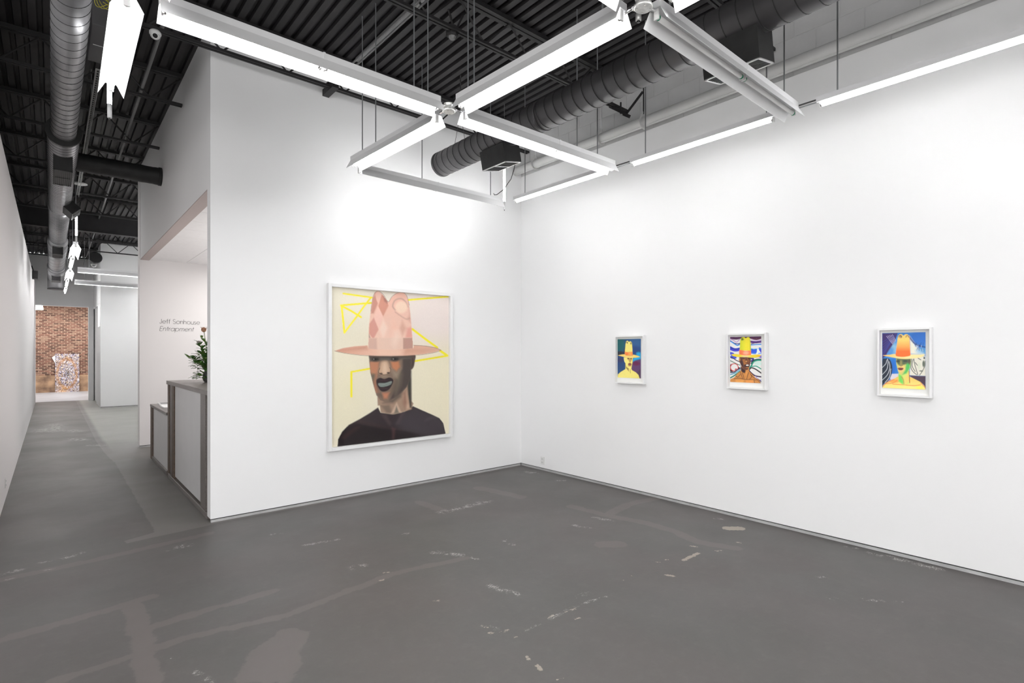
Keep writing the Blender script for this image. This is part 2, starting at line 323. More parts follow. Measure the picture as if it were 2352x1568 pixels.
# --- walls
def wall(name, m, *boxes):
    mb = MB()
    for b in boxes: mb.box(*b)
    return struct(mb.build(name, m))
w_back = wall('wall_back', 'wall', (XS, XR+.2, YB, YB+.12, REV, DZ+.03))
w_right = wall('wall_right', 'wall', (XR, XR+.2, -4, YB, REV, 3.61))
w_left = wall('wall_left', 'wall_dim', (-.6, XL, YB, 19.9, 0, 3.3), (-4, -.6, YB, YB+.12, 0, DZ))
wall('wall_upper_left', 'black_wall', (-.75, -.62, YB+.12, 19.9, 0, DZ))
wall('wall_side', 'wall', (XS, XS+.11, YB+.12, 9.6, 2.80, DZ))
wall('shaded_soffit', 'soffit', (XS+.001, XS+.109, YB+.121, 9.599, 2.79, 2.80))  # thin slab carrying the soffit's shade as colour
w_text = wall('wall_text', 'wall_dim', (.99, 3.2, 9.6, 9.8, REV, DZ))
wall('wall_alcove', 'wall_dim', (3.2, 3.3, YB+.12, 9.6, 0, 2.83))
wall('wall_rear', 'wall', (-4, XR, -4.1, -4, 0, .35), (-4, XR, -4.1, -4, 3.95, DZ+.05), (-4, -3.9, -4.1, -4, .35, 3.95), (.6, XR, -4.1, -4, .35, 3.95))
wn = struct(B(-3.9, -3.84, -4.08, -4.03, .35, 3.95).box(.54, .6, -4.08, -4.03, .35, 3.95).box(-3.84, .54, -4.08, -4.03, .35, .41).box(-3.84, .54, -4.08, -4.03, 3.89, 3.95).build('added_window_1', 'white_metal'))  # added window out of view, lets in daylight to lift the upper walls
for k in range(1, 4): B(-3.9+1.12*k-.025, -3.9+1.12*k+.025, -4.08, -4.03, .41, 3.89).build('added_mullion', 'white_metal', wn)
wall('wall_far_left', 'wall', (-4.1, -4, -4, -3.2, 0, DZ+.05), (-4.1, -4, 1.4, YB, 0, DZ+.05), (-4.1, -4, -3.2, 1.4, 0, .35), (-4.1, -4, -3.2, 1.4, 3.95, DZ+.05))
wn = struct(B(-4.08, -4.03, -3.2, -3.14, .35, 3.95).box(-4.08, -4.03, 1.34, 1.4, .35, 3.95).box(-4.08, -4.03, -3.14, 1.34, .35, .41).box(-4.08, -4.03, -3.14, 1.34, 3.89, 3.95).build('added_window_2', 'white_metal'))  # added side window out of view, fills the fixtures from the left
for k in range(1, 3): B(-4.08, -4.03, -3.2+1.53*k-.025, -3.2+1.53*k+.025, .41, 3.89).build('added_mullion', 'white_metal', wn)
wall('wall_end', 'wall', (-.6, .94, 19.9, 20.1, 2.73, DZ), (.82, .94, 19.9, 20.1, 0, 2.73))
wall('wall_pier', 'wall', (.94, 3.3, 17.0, 17.22, REV, DZ), (.94, 1.1, 17.22, 20.1, 2.68, DZ), (.94, 1.06, 17.22, 18.6, 0, 2.08), (.97, 1.1, 18.6, 20.1, 0, 2.68))
wall('wall_hall_right', 'wall', (3.2, 3.3, 9.8, 17.0, 0, DZ))
wall('wall_far_room', 'wall', (-2.6, -2.5, 20.1, 24.7, 0, 3.3), (3.4, 3.5, 20.1, 24.7, 0, 3.3), (-2.5, -.335, 20.1, 20.15, 0, 3.3), (.94, 3.4, 20.1, 20.15, 0, 3.3))
# dark recess and metal strip at the foot of the walls
def base(name, a, b, inward, seg=None):
    ax, ay = a; bx, by = b; ix, iy = inward
    def bx_(off0, off1, z0, z1):
        return (min(ax, bx)+min(ix*off0, ix*off1), max(ax, bx)+max(ix*off0, ix*off1), min(ay, by)+min(iy*off0, iy*off1), max(ay, by)+max(iy*off0, iy*off1), z0, z1)
    o = struct(B(*bx_(.004, .03, 0, .021)).build(name, 'strip'))
    B(*bx_(.012, .04, .021, REV+.002)).build('shadow_gap', 'gap', o)
    return o
base('baseboard_back', (XS+.005, YB), (XR, YB), (0, 1)); base('baseboard_right', (XR, -4), (XR, YB), (1, 0)); base('baseboard_text', (.995, 9.6), (1.4, 9.6), (0, 1)); base('baseboard_pier', (.945, 17.0), (3.2, 17.0), (0, 1))
struct(B(XR, XR+.18, YB, YB+.1, 0, REV+.001).build('trim_2', 'gap'))
# --- painted block courses above the drywall on the right
BH, BL_ = .155, .325
bm_full = None
k = 0
struct(B(XR+.008, XR+.2, -4, YB, 3.61, DZ+.03).build('wall_upper_right', 'block'))
wu = bpy.data.objects['wall_upper_right']
first = None
for row in range(4):
    z0 = 3.612 + row*BH; z1 = min(z0+BH-.005, DZ+.02); y = -1.2 + (BL_/2 if row % 2 else 0) + .02
    while y < YB-.02:
        y1 = min(y+BL_-.005, YB-.003)
        if first is None or y1-y < BL_-.01 or row == 3:
            o = B(0, .02, 0, y1-y, 0, z1-z0).build('block', 'block', wu, bevel=.002)
            if y1-y > BL_-.01 and row < 3: first = o
        else: o = first.copy(); COL.objects.link(o)
        o.location = (XR+.004, y, z0); y += BL_
# --- roof deck: folded sheet with ribs along Y
def deck():
    P = .093; n = int(8.7/P); xs = []; x = -4.05
    for i in range(n):
        for dx, z in ((0, 0), (.050, 0), (.058, .032), (.085, .032)): xs.append((x+dx, DZ+z))
        x += P
    xs.append((x, DZ)); v = []; f = []
    for y in (-4.1, 20.1): v += [(a, y, b) for a, b in xs]
    m_ = len(xs); f = [(i, i+1, m_+i+1, m_+i) for i in range(m_-1)]
    mb = MB().add(v, f); mb.box(-4.1, 4.7, -4.1, 20.2, DZ+.05, DZ+.09)
    return struct(mb.build('ceiling', 'deck'))
deck()
# --- reception alcove ceiling of square tiles, soffit of the opening
al = struct(B(XS+.11, 3.2, YB+.12, 9.6, 2.822, 2.84).build('ceiling_alcove', 'gap'))
t0 = None
for i in range(5):
    for j in range(10):
        x0 = 1.113+.48*i; y0 = 5.54+.48*j - .48
        x1 = min(x0+.474, 3.195); y1 = min(y0+.474, 9.595)
        if i == 4: x1 = 3.195
        if t0 is not None and abs(x1-x0-.474) < 1e-4 and abs(y1-y0-.474) < 1e-4: o = t0.copy(); COL.objects.link(o)
        else: o = B(0, x1-x0, 0, y1-y0, 0, .014).build('ceiling_tile', 'tile', al)
        if t0 is None and j > 0 and i < 4: t0 = o
        o.location = (x0, y0, 2.808)
# --- far room: floor, ceiling, brick wall
struct(B(-2.5, 3.4, 20.1, 24.9, -.02, .003).build('floor_far_room', 'far_floor'))
struct(B(-2.5, 3.4, 20.1, 24.9, 3.3, 3.34).build('ceiling_far_room', 'wall'))
wb = struct(B(-2.5, 3.4, 24.73, 24.95, 0, 3.3).build('wall_brick', 'mortar'))
B(-2.5, 3.4, 24.69, 24.73, 0, .60).build('plaster_base', 'plaster', wb)
random.seed(5); first = None; row = 0; z = .612; nb = 0; BW, BP, RP = .128, .154, .0575
bs = MB()
while z < 3.28:
    x = -2.48 + (BP/2 if row % 2 else 0)
    while x < 3.2:
        if -.50 < x < 1.0 and nb < 300:
            if first is None: first = o = B(0, BW, 0, .03, 0, .036).build('brick', 'brick', wb, bevel=.003)
            else: o = first.copy(); COL.objects.link(o)
            o.location = (x+random.uniform(-.004, .004), 24.712+random.uniform(-.004, .006), z+random.uniform(-.002, .002)); nb += 1
        elif -1.2 < x < 2: 
            dx = random.uniform(-.004, .004); dy = random.uniform(-.004, .006); bs.box(x+dx, x+dx+BW, 24.712+dy, 24.74, z, z+.036)
        x += BP
    z += RP; row += 1
o = bs.build('brick_field', 'brick_mix', wb); o['kind'] = 'stuff'

# ================================================================== JOISTS
top_me = None
def joist(y, x0, x1, label, group):
    t = thing('bar_joist', label, 'joist', ((x0+x1)/2, y, 3.86), group=group)
    L = (x1-x0)/2
    B(-L, L, -.042, -.006, .272, .308).box(-L, L, .006, .042, .272, .308).build('top_chord', 'steel', t)
    B(-L, L, -.026, -.006, 0, .022).box(-L, L, .006, .026, 0, .022).build('bottom_chord', 'steel', t)
    n = int(2*L/.5); p = 2*L/max(n, 1); fa = fb = fc = None
    for i in range(n):
        xa = -L+p*i
        for k, (a, b) in enumerate(((xa, xa+p/2), (xa+p/2, xa+p))):
            ref = (fa, fb)[k]
            if ref is None:
                mb = MB(); mb.cyl((0, 0, .285), (p/2, 0, .01), .008, 6) if k == 0 else mb.cyl((0, 0, .01), (p/2, 0, .285), .008, 6)
                ref = mb.build('web_bar', 'steel', t)
                if k == 0: fa = ref
                else: fb = ref
                ref.location = (a, 0, 0)
            else:
                c = ref.copy(); COL.objects.link(c); c.location = (a, 0, 0)
    return t
for y, lb in ((4.84, 'black open web steel joist running close along the back wall'), (3.36, 'black open web steel joist over the first two light hubs, second from back wall'),
              (1.9, 'black open web steel joist crossing above the nearer light hub'), (.45, 'black open web steel joist overhead, hidden above the top of the picture')):
    joist(y, -3.9, XR-.02, lb, 'roof joists of the gallery')
names = ['nearest', 'second', 'third', 'fourth', 'fifth', 'sixth', 'seventh', 'eighth', 'ninth']
for i in range(9):
    y = 6.17+1.47*i
    joist(y, -.6, .985 if y < 9.9 else 3.1, 'black open web steel joist above the corridor, %s behind the back wall' % names[i], 'roof joists of the corridor')
t = thing('steel_beam', 'deep black steel beam crossing the corridor roof beyond the round detector disc', 'beam', (0, 12.75, 3.78))
B(-.6, 3.1, -.01, .01, -.1, .24).build('web', 'steel', t); B(-.6, 3.1, -.07, .07, -.115, -.1).build('bottom_flange', 'steel', t); B(-.6, 3.1, -.07, .07, .24, .255).build('top_flange', 'steel', t)
t = thing('support_bracket', 'short dark square tube bracket poking out of the back wall under the joist', 'bracket', (1.97, 4.99, 3.87))
B(-.03, .03, -.24, 0, -.03, .03).build('square_tube', 'steel', t); B(-.045, .045, -.25, -.13, .03, .04).build('plate', 'steel', t)

# ================================================================== DUCTS
def spiral(x, z, y0, y1, r, pitch, ny=None, n=44, seam=.0022):
    """cylinder along Y with a raised helical lock seam; returns (body, seam) builders"""
    mb = MB().cyl((x, y0, z), (x, y1, z), r, n)
    sm = MB(); turns = (y1-y0)/pitch; k = int(turns*28)+1; vs = []; fs = []
    for i in range(k+1):
        a = 2*PI*i/28; yc = min(y0+pitch*i/28, y1-.002)
        for dy, rr in ((-.0035, r-.001), (-.002, r+seam), (.002, r+seam), (.0035, r-.001)):
            vs.append((x+rr*math.sin(a), yc+dy, z+rr*math.cos(a)))
    for i in range(k):
        for j in range(3): fs.append((4*i+j, 4*i+j+1, 4*i+j+5, 4*i+j+4))
    sm.add(vs, fs); return mb, sm
def duct(name, label, segs, m, sm_m, **kw):
    t = thing(name, label, 'duct', (segs[0][0], segs[0][2], segs[0][1]))
    ox, oy, oz = t.location
    for (x, z, y0, y1, r, p) in segs:
        a, s_ = spiral(x-ox, z-oz, y0-oy, y1-oy, r, p, **kw)
        sec = a.build('duct_section', m, t, smooth=True); s_.build('lock_seam', sm_m, sec)
    return t
DX, DZc = .088, 3.48
t = duct('spiral_duct', 'grey galvanised spiral duct running down the corridor ceiling on the left', [(DX, DZc, 3.2, 6.55, .094, .115), (DX, DZc-.002, 6.55, 9.9, .122, .085), (DX, DZc-.004, 9.9, 12.6, .126, .085), (DX, DZc-.02, 12.9, 16.4, .150, .5), (DX+.004, DZc-.05, 16.6, 18.5, .17, .6)], 'galv', 'seam')
def ring(y0, y1, r0, r1, z, nm, mm='galv', x=DX):
    MB().cyl((x-DX, y0-3.2, z-DZc), (x-DX, y1-3.2, z-DZc), r0, 40, r2=r1).build(nm, mm, t, smooth=True)
ring(6.50, 6.53, .135, .137, DZc, 'black_collar', 'duct_black'); ring(12.6, 12.9, .126, .150, DZc-.012, 'reducer'); ring(16.4, 16.6, .15, .17, DZc-.035, 'reducer')
MB().cyl((.004, 18.4-3.2, -.05), (.004, 18.68-3.2, -.05), .17, 36).cyl((.004, 18.68-3.2, .11), (.004, 18.68-3.2, -.38), .172, 36).build('elbow', 'galv', t, smooth=True)
MB().cyl((.004, 18.68-3.2, -.38), (.004, 18.68-3.2, -.40), .178, 36).build('end_rim', 'unit', t, smooth=True)
def outlet_box(t, cy, ln, wd, dp, ang, cx, cz, r, m='duct_black', fm='duct_black', nm='outlet_box'):
    """register box hung radially from a duct; ang tilts it toward +X from straight down; child grille pieces"""
    R_ = Matrix.Rotation(-ang, 3, 'Y'); d = R_ @ Vector((0, 0, -1)); c = Vector((cx, cy, cz))
    b = MB().obox(c + d*(r-.03+dp/2), (wd, ln, dp), R_).build(nm, m, t)
    fc = c + d*(r-.03+dp)
    fr_ = MB(); e = .014
    for sx in (-1, 1): fr_.obox(fc + R_ @ Vector((sx*(wd/2-e/2), 0, -.002)), (e, ln, .006), R_)
    for sy in (-1, 0, 1): fr_.obox(fc + R_ @ Vector((0, sy*(ln/2-e/2), -.002)), (wd, e, .006), R_)
    fr_.build('grille_frame', fm, b)
    sl = None
    for k in range(9):
        o = MB().obox(fc + R_ @ Vector((-wd/2+wd*(k+1)/10, 0, -.001)), (.003, ln-.02, .006), R_).build('louvre', 'unit', b)
    return b
outlet_box(t, 7.25-3.2, .62, .15, .16, 0, 0, 0, .122)
outlet_box(t, 13.05-3.2, .5, .15, .14, 0, 0, -.01, .15)
outlet_box(t, 17.4-3.2, .5, .17, .12, 0, 0, -.05, .17, m='unit')
outlet_box(t, 9.5-3.2, .45, .13, .14, .8, 0, 0, .122)
t = duct('branch_duct', 'short black wrapped branch duct from the grey spiral duct into the side wall', [], 'duct_black', 'seam') if False else thing('branch_duct', 'short black wrapped branch duct from the grey spiral duct into the side wall', 'duct', (.2, 7.6, 3.52))
bd = MB(); n = 30; pr_ = [(i*.79/n, .099+random.uniform(-.002, .002)) for i in range(n+1)]; vs_ = []; fs_ = []
for x, r in pr_:
    for j in range(28):
        a = 2*PI*j/28; vs_.append((x, r*math.cos(a), r*math.sin(a)))
for i in range(n):
    for j in range(28): fs_.append((i*28+j, i*28+(j+1) % 28, (i+1)*28+(j+1) % 28, (i+1)*28+j))
bd.add(vs_, fs_).build('wrapped_pipe', 'duct_black', t, smooth=True); MB().cyl((.77, 0, 0), (.8, 0, 0), .107, 28).build('wall_collar', 'duct_black', t, smooth=True)
# right hand duct
RX, RZ, RR = 3.08, 3.375, .121
t = duct('spiral_duct', 'dark painted spiral duct with dead end near back wall, along the right side', [(RX, RZ, -3.6, 4.68, RR, .098)], 'duct', 'seam')
t.location = (0, 0, 0)
for c in t.children: c.location = (RX, -3.6, RZ)
MB().cyl((RX, 4.675, RZ), (RX, 4.70, RZ), RR+.004, 40).build('end_cap', 'duct', t, smooth=True)
MB().cyl((RX, 3.16, RZ), (RX, 3.19, RZ), RR+.004, 40).build('joint_band', 'duct', t, smooth=True)
outlet_box(t, 3.77, .33, .195, .165, .2, RX, RZ, RR, m='duct_black', fm='white_metal')
outlet_box(t, 1.54, .34, .20, .18, .2, RX, RZ, RR, m='duct_black', fm='strip')
for y in (4.35, 1.1):
    MB().cyl((RX, y, RZ+RR+.3), (RX-.07, y, RZ+RR-.03), .0022, 6).cyl((RX, y, RZ+RR+.3), (RX+.07, y, RZ+RR-.03), .0022, 6).cyl((RX, y, RZ+RR+.28), (RX, y, DZ), .006, 8).build('hanger_wire', 'cable', t)
# insulated pipe along the right wall with clevis hangers
PX, PZ, PR_ = 4.36, 3.655, .05
t = thing('insulated_pipe', 'white insulated pipe running along the top of the right wall', 'pipe', (PX, 0, PZ))
MB().cyl((0, -3.9, 0), (0, 4.98, 0), PR_, 32).build('pipe_run', 'pipe', t, smooth=True)
MB().bar((-.02, -3.9, -.048), (-.02, 4.95, -.048), .006, .003).build('jacket_seam', 'pipe', t)
for y, mm in ((4.62, 'white_metal'), (3.62, 'white_metal'), (3.09, 'steel'), (.4, 'white_metal')):
    h = MB(); N = 18
    for i in range(N):
        a0 = PI*1.02*i/N; a1 = PI*1.02*(i+1)/N
        h.bar(((PR_+.012)*math.cos(a0), y, -(PR_+.012)*math.sin(a0)), ((PR_+.012)*math.cos(a1), y, -(PR_+.012)*math.sin(a1)), .022, .003, (0, 1, 0))
    h.bar((PR_+.012, y, 0), (.01, y, PR_+.05), .022, .003, (0, 1, 0)).bar((-PR_-.012, y, 0), (-.01, y, PR_+.05), .022, .003, (0, 1, 0))
    hg = h.build('clevis_hanger', 'pipe', t); MB().cyl((0, y, PR_+.03), (0, y, DZ-PZ), .006, 8).build('hanger_rod', mm, hg)
t = thing('pipe_brace', 'small black strut brace on the wall above the white insulated pipe', 'brace', (4.25, 3.22, 3.74))
MB().bar((0, .19, .145), (0, -.01, 0), .03, .03).build('strut_channel', 'steel', t)
MB().bar((0, 0, 0), (0, -.2, .15), .016, .016).build('diagonal_arm', 'steel', t)
MB().cyl((0, .06, .03), (0, .06, .14), .008, 8).build('stud', 'steel', t)
MB().obox((0, -.01, -.01), (.04, .07, .03), Matrix.Rotation(.6, 3, 'X')).build('clamp', 'steel', t)

# ================================================================== LIGHT FIXTURES
def rod_mb(x, h=1.1): return MB().cyl((x, 0, 0), (x, 0, h), .0045, 8)
def tube_part(t, x0, x1, lit, ty=0., tz=.036):
    tb = MB().cyl((x0+.014, ty, tz), (x1-.014, ty, tz), .0127, 14).build('lamp_tube', 'tube_on' if lit else 'tube_off', t, smooth=True)
    for a, s in ((x0+.002, 1), (x1-.002, -1)):
        MB().cyl((a, ty, tz), (a+s*.013, ty, tz), .0130, 14).build('end_cap', 'chrome' if lit else 'green', tb, smooth=True)
    for a in (x0-.004, x1-.004):
        B(a, a+.008, ty-.013, ty+.013, tz-.014, .072).build('lamp_socket', 'plastic', t)
def fixture(label, x, y, rz, L, tubes=1, lit=True, wings=True, rods=(.1, .9), group='linear lights of the ceiling lattice', z=2.95, spans=None, sides=(-1, 1), ty=0., tz=.036):
    """origin on the axis at one end, at the lower edge of the reflector; runs along local +x"""
    t = thing('strip_light', label, 'light', (x, y, z), rz, group)
    B(0, L, -.028, .028, .070, .105).build('housing', 'white_metal', t)
    if wings:
        for s in sides:
            a = (s*.027, .070); b = (s*.062, .002); th = .0016
            # sloped wing with a small cut-back at each end
            vs = []
            for (xx0, (yy, zz)) in ((0, a), (L, a), (L+.004, b), (-.004, b)):
                vs.append((xx0, yy, zz))
            vs2 = [(p[0], p[1]+s*th, p[2]+th*.5) for p in vs]
            MB().add(vs+vs2, [(0, 1, 2, 3), (7, 6, 5, 4), (0, 4, 5, 1), (1, 5, 6, 2), (2, 6, 7, 3), (3, 7, 4, 0)]).build('reflector_wing', 'refl', t)
    sp = spans or [(L*i/tubes, L*(i+1)/tubes) for i in range(tubes)]
    for a, b in sp: tube_part(t, a+.012, b-.012, lit, ty, tz)
    if tubes > 1 and wings: B(sp[0][1]-.006, sp[0][1]+.006, -.030, .030, .066, .108).build('joint_band', 'white_metal', t)
    for r in rods: rod_mb(r, DZ-z-.105).build('suspension_rod', 'rod', t, loc=(0, 0, .105))
    return t
H90 = PI/2
fixture('long lit strip light at upper left, from the dome camera to the round hub', .375, 2.905, 0, 1.51, 2, rods=(.09, 1.33, 1.43))
fixture('lit strip light between the two round hubs, running up toward the viewer', 2.022, 1.545, math.atan2(1.25, -.054), 1.25, 1, rods=(1.16, 1.1, .12))
fixture('lit strip light from the hub back toward the painted portrait wall, slanting down left', 1.973, 3.05, math.atan2(1.215, -.051), 1.216, 1, rods=(.84, 1.06))
fixture('lit strip light from the hub toward the right wall, in front of the dark duct', 2.075, 2.90, 0, 1.575, 2, rods=(1.12, 1.37), spans=[(0, .9), (.9, 1.575)])
fixture('unlit strip light with green tube rings at upper right', 2.13, 1.445, 0, 1.575, 2, lit=False, rods=(.12, 1.42), spans=[(0, .86), (.86, 1.575)])
fixture('strip light seen from behind, parallel to and nearest the back wall', 2.03, 4.385, 0, 1.6, 2, rods=(.63, 1.46), sides=(-1,), ty=.036, tz=.052)
fixture('blazing strip light at far upper left, running away beside the grey duct', .256, 2.93, math.atan2(.97, .012), 1.05, 1, rods=(.1, .85))
WG = 'bare strips in a row along the right wall'
fixture('bare lit strip nearest the room corner, along the right wall', 3.71, 3.01, H90, 1.235, wings=False, tz=.056, rods=(1.08,), group=WG)
fixture('bare lit strip in the middle of the row, below the unlit fixture', 3.73, 1.575, H90, 1.19, wings=False, tz=.056, rods=(.06, 1.05), group=WG)
fixture('bare lit strip at the far right, running out of the picture', 3.74, .11, H90, 1.205, wings=False, tz=.056, rods=(1.09,), group=WG)
fixture('lit strip light whose end shows at the top edge, left of the near hub', .42, 1.45, 0, 1.50, 2, rods=(1.35,))
fixture('lit strip light whose tip shows at the top edge, right of the near hub', 2.075, .17, H90, 1.17, 1, rods=(1.0,))
OG = 'lattice lights overhead and behind the viewpoint'
OL = 'linear strip light of the lattice outside the picture, behind the viewpoint'
for (x, y, rz, L) in ((.33, 1.55, H90, 1.2), (-1.6, 2.9, 0, 1.5), (-1.3, 1.45, 0, 1.5), (.42, -.1, 0, 1.5), (2.15, -.1, 0, 1.5), (2.05, -1.4, H90, 1.2), (3.74, -1.4, H90, 1.2), (-1.4, 0, H90, 1.2), (-1.3, -1.6, 0, 1.5), (.42, -1.6, 0, 1.5), (2.15, -1.6, 0, 1.5)):
    fixture(OL, x, y, rz, L, 1, rods=(.1, L-.1), group=OG)
CG = 'lights above the corridor'
for y, L, lb, wg in ((10.1, 1.2, 'lit strip light over the corridor, first of the receding chain', True), (11.55, 1.4, 'lit strip light over the corridor, second of the receding chain', False), (13.3, 1.5, 'lit strip light over the corridor, third of the receding chain', True), (15.2, 1.5, 'lit strip light over the corridor, fourth of the receding chain', False), (17.0, 1.3, 'lit strip light over the corridor, farthest of the receding chain', False)):
    fixture(lb, .27, y, H90, L, 1, rods=(.1,), group=CG, z=2.93, wings=wg)
fixture('upper of two lit strip lights spanning the passage before the white pier', .385, 13.25, 0, 2.3, 2, rods=(.17, 1.9), group=CG)
fixture('lower of two lit strip lights spanning the passage before the white pier', .40, 15.55, 0, 2.3, 2, rods=(.17, 1.9), group=CG)
for y in (10.4, 11.0, 11.6, 12.3, 13.9, 14.6, 16.1, 16.6):  # added unseen lamps that brighten the pier and hall
    fixture('added strip light brightening the side passage, hidden from the viewpoint', 1.85, y, 0, 1.25, 1, rods=(.1,), group='added passage lights out of view', wings=False)
# hubs
def hub(label, x, y, arms, rod=True):
    t = thing('junction_hub', label, 'light hub', (x, y, 2.985), group='round hubs joining the strip lights')
    MB().lathe([(.038, 0), (.042, .004), (.042, .012), (.036, .014), (.036, .044), (.038, .046), (.038, .05)], n=28).build('cover', 'cast', t, smooth=True)
    for a in arms:
        c, s = math.cos(a), math.sin(a)
        MB().cyl((c*.034, s*.034, .03), (c*.105, s*.105, .03), .007, 12).cyl((c*.045, s*.045, .03), (c*.058, s*.058, .03), .013, 6).build('conduit_nipple', 'chrome', t)
    for k in range(4):
        a = PI/4+k*PI/2; MB().cyl((.03*math.cos(a), .03*math.sin(a), -.003), (.03*math.cos(a), .03*math.sin(a), .0), .004, 8).build('screw', 'chrome', t)
    return t
hub('round metal hub where four lit strips meet at picture centre top', 1.965, 2.905, (0, H90, PI, -H90))
hub('round metal hub cut by the top edge, beside the unlit fixture', 2.045, 1.45, (0, H90, PI, -H90))
# links between the wall strips
for y0, y1, lb in ((2.765, 3.01, 'pair of dark conduits bridging the corner strip and the middle strip'), (1.315, 1.575, 'pair of dark conduits bridging the middle strip and the far right strip')):
    t = thing('link_conduit', lb, 'conduit', (3.72, y0, 3.035)); MB().cyl((-.008, 0, 0), (-.012, y1-y0, 0), .0055, 8).build('conduit', 'cable', t); MB().cyl((.012, 0, -.008), (.008, y1-y0, -.008), .0045, 8).build('conduit', 'rod', t)
# hanging vertical tubes
for x, y, z0, z1, lb in ((3.80, 4.53, 2.985, 3.46, 'thin lit tube hanging upright before the room corner'), (.283, 4.28, 2.91, 3.3, 'thin lit tube hanging upright at the tip of the blazing strip'), (.272, 9.95, 3.0, 3.42, 'thin lit tube hanging upright at the start of the corridor light chain')):
    t = thing('hanging_tube', lb, 'light', (x, y, z0), group='tubes hung upright')
    MB().cyl((0, 0, .1), (0, 0, z1-z0), .0127, 14).build('lamp_tube', 'tube_on', t, smooth=True); MB().cyl((0, 0, .012), (0, 0, .1), .0127, 14).build('lower_sleeve', 'white_metal', t, smooth=True)
    MB().cyl((0, 0, 0), (0, 0, .012), .004, 8).build('contact_pin', 'cable', t); MB().cyl((0, 0, z1-z0), (0, 0, DZ-z0), .003, 6).build('hanging_wire', 'rod', t)
# feed cable from outlet box to fixture
t = thing('feed_cable', 'thin dark cable dropping from the black outlet box to the rear strip light', 'cable', (0, 0, 0))
MB().path([(3.22, 3.68, 3.16), (3.235, 3.72, 3.10), (3.27, 3.80, 3.045), (3.33, 3.98, 3.0), (3.41, 4.18, 3.01), (3.48, 4.31, 3.05), (3.52, 4.37, 3.085)], .004, 8).build('cable_run', 'cable', t, smooth=True)
# ================================================================== PICTURES
class Art:
    """flat painting rasterised on a fine vertex grid; drawing units are those of the sketch, mapped to the sheet by a homography"""
    def __init__(s, quad, nx, ny):
        A = []; b = []
        for (x, y), (u, v) in zip(quad, ((0, 0), (1, 0), (1, 1), (0, 1))):
            A.append([u, v, 1, 0, 0, 0, -x*u, -x*v]); b.append(x); A.append([0, 0, 0, u, v, 1, -y*u, -y*v]); b.append(y)
        h = np.linalg.solve(np.array(A, float), np.array(b, float))
        U, V = np.meshgrid(np.linspace(0, 1, nx), np.linspace(0, 1, ny)); d = h[6]*U+h[7]*V+1
        s.x = (h[0]*U+h[1]*V+h[2])/d; s.y = (h[3]*U+h[4]*V+h[5])/d; s.nx, s.ny = nx, ny; s.U, s.V = U, V
        s.c = np.ones((ny, nx, 3)); s.px = abs(quad[1][0]-quad[0][0])/nx; s.rng = np.random.RandomState(3)
    def col(s, c):
        if callable(c): return c(s.x, s.y)
        return np.array(lin(c))
    def _put(s, a, c):
        a = np.clip(a, 0, 1)[..., None]; s.c = s.c*(1-a)+s.col(c)*a
    def poly(s, p, c, al=1., soft=None, curve=False):
        if curve: p = s.smooth(p)
        soft = soft or s.px; ins, d = PIN(s.x, s.y, p); s._put(np.where(ins, .5+d/soft*.5, .5-d/soft*.5)*al, c); return s
    def line(s, pts, wd, c, al=1., soft=None, curve=False):
        if curve: pts = s.smooth(pts, False)
        soft = soft or s.px; d = np.full(s.x.shape, 1e9)
        for a, b in zip(pts[:-1], pts[1:]): d = np.minimum(d, SEG(s.x, s.y, *a, *b))
        s._put(np.clip((wd/2-d)/soft+.5, 0, 1)*al, c); return s
    def ell(s, cx, cy, rx, ry, c, al=1., soft=.15, ang=0.):
        ca, sa = math.cos(ang), math.sin(ang); X = (s.x-cx)*ca+(s.y-cy)*sa; Y = -(s.x-cx)*sa+(s.y-cy)*ca
        r = np.hypot(X/rx, Y/ry); s._put(np.clip((1-r)/soft+.5, 0, 1)*al, c); return s
    def smooth(s, p, closed=True, k=4):
        n = len(p); out = []; P = np.array(p, float)
        rngi = range(n) if closed else range(n-1)
        for i in rngi:
            p0, p1, p2, p3 = (P[(i-1) % n], P[i], P[(i+1) % n], P[(i+2) % n]) if closed else (P[max(i-1, 0)], P[i], P[i+1], P[min(i+2, n-1)])
            for t in np.arange(k)/k:
                out.append(tuple(.5*((2*p1)+(-p0+p2)*t+(2*p0-5*p1+4*p2-p3)*t*t+(-p0+3*p1-3*p2+p3)*t**3)))
        if not closed: out.append(tuple(P[-1]))
        return out
    def sheet(s, name, axis, fix, a0, a1, z0, z1, parent):
        """axis 'x': sheet spans x=a0..a1 at y=fix; axis 'y': spans y=a0..a1 at x=fix (left edge first)"""
        a = a0+(a1-a0)*s.U; z = z1+(z0-z1)*s.V; f = np.full(a.shape, fix)
        v = np.stack([a, f, z] if axis == 'x' else [f, a, z], -1).reshape(-1, 3)
        i = np.arange(s.ny-1)[:, None]*s.nx+np.arange(s.nx-1)[None]; i = i.ravel()
        F = np.stack([i, i+s.nx, i+s.nx+1, i+1], 1)
        me = bpy.data.meshes.new(name); me.from_pydata(v.tolist(), [], F.tolist()); me.materials.append(M['print'])
        ca = me.color_attributes.new('paint', 'FLOAT_COLOR', 'POINT'); q = np.concatenate([np.clip(s.c*1.1, 0, .92), np.ones((s.ny, s.nx, 1))], 2)
        ca.data.foreach_set('color', q.astype(np.float32).ravel())
        o = bpy.data.objects.new(name, me); COL.objects.link(o); o.parent = parent; return o
def grad(c0, c1, y0, y1, ax='y'):
    a, b = np.array(lin(c0)), np.array(lin(c1))
    def f(x, y):
        t = np.clip(((y if ax == 'y' else x)-y0)/(y1-y0), 0, 1)[..., None]; return a*(1-t)+b*t
    return f

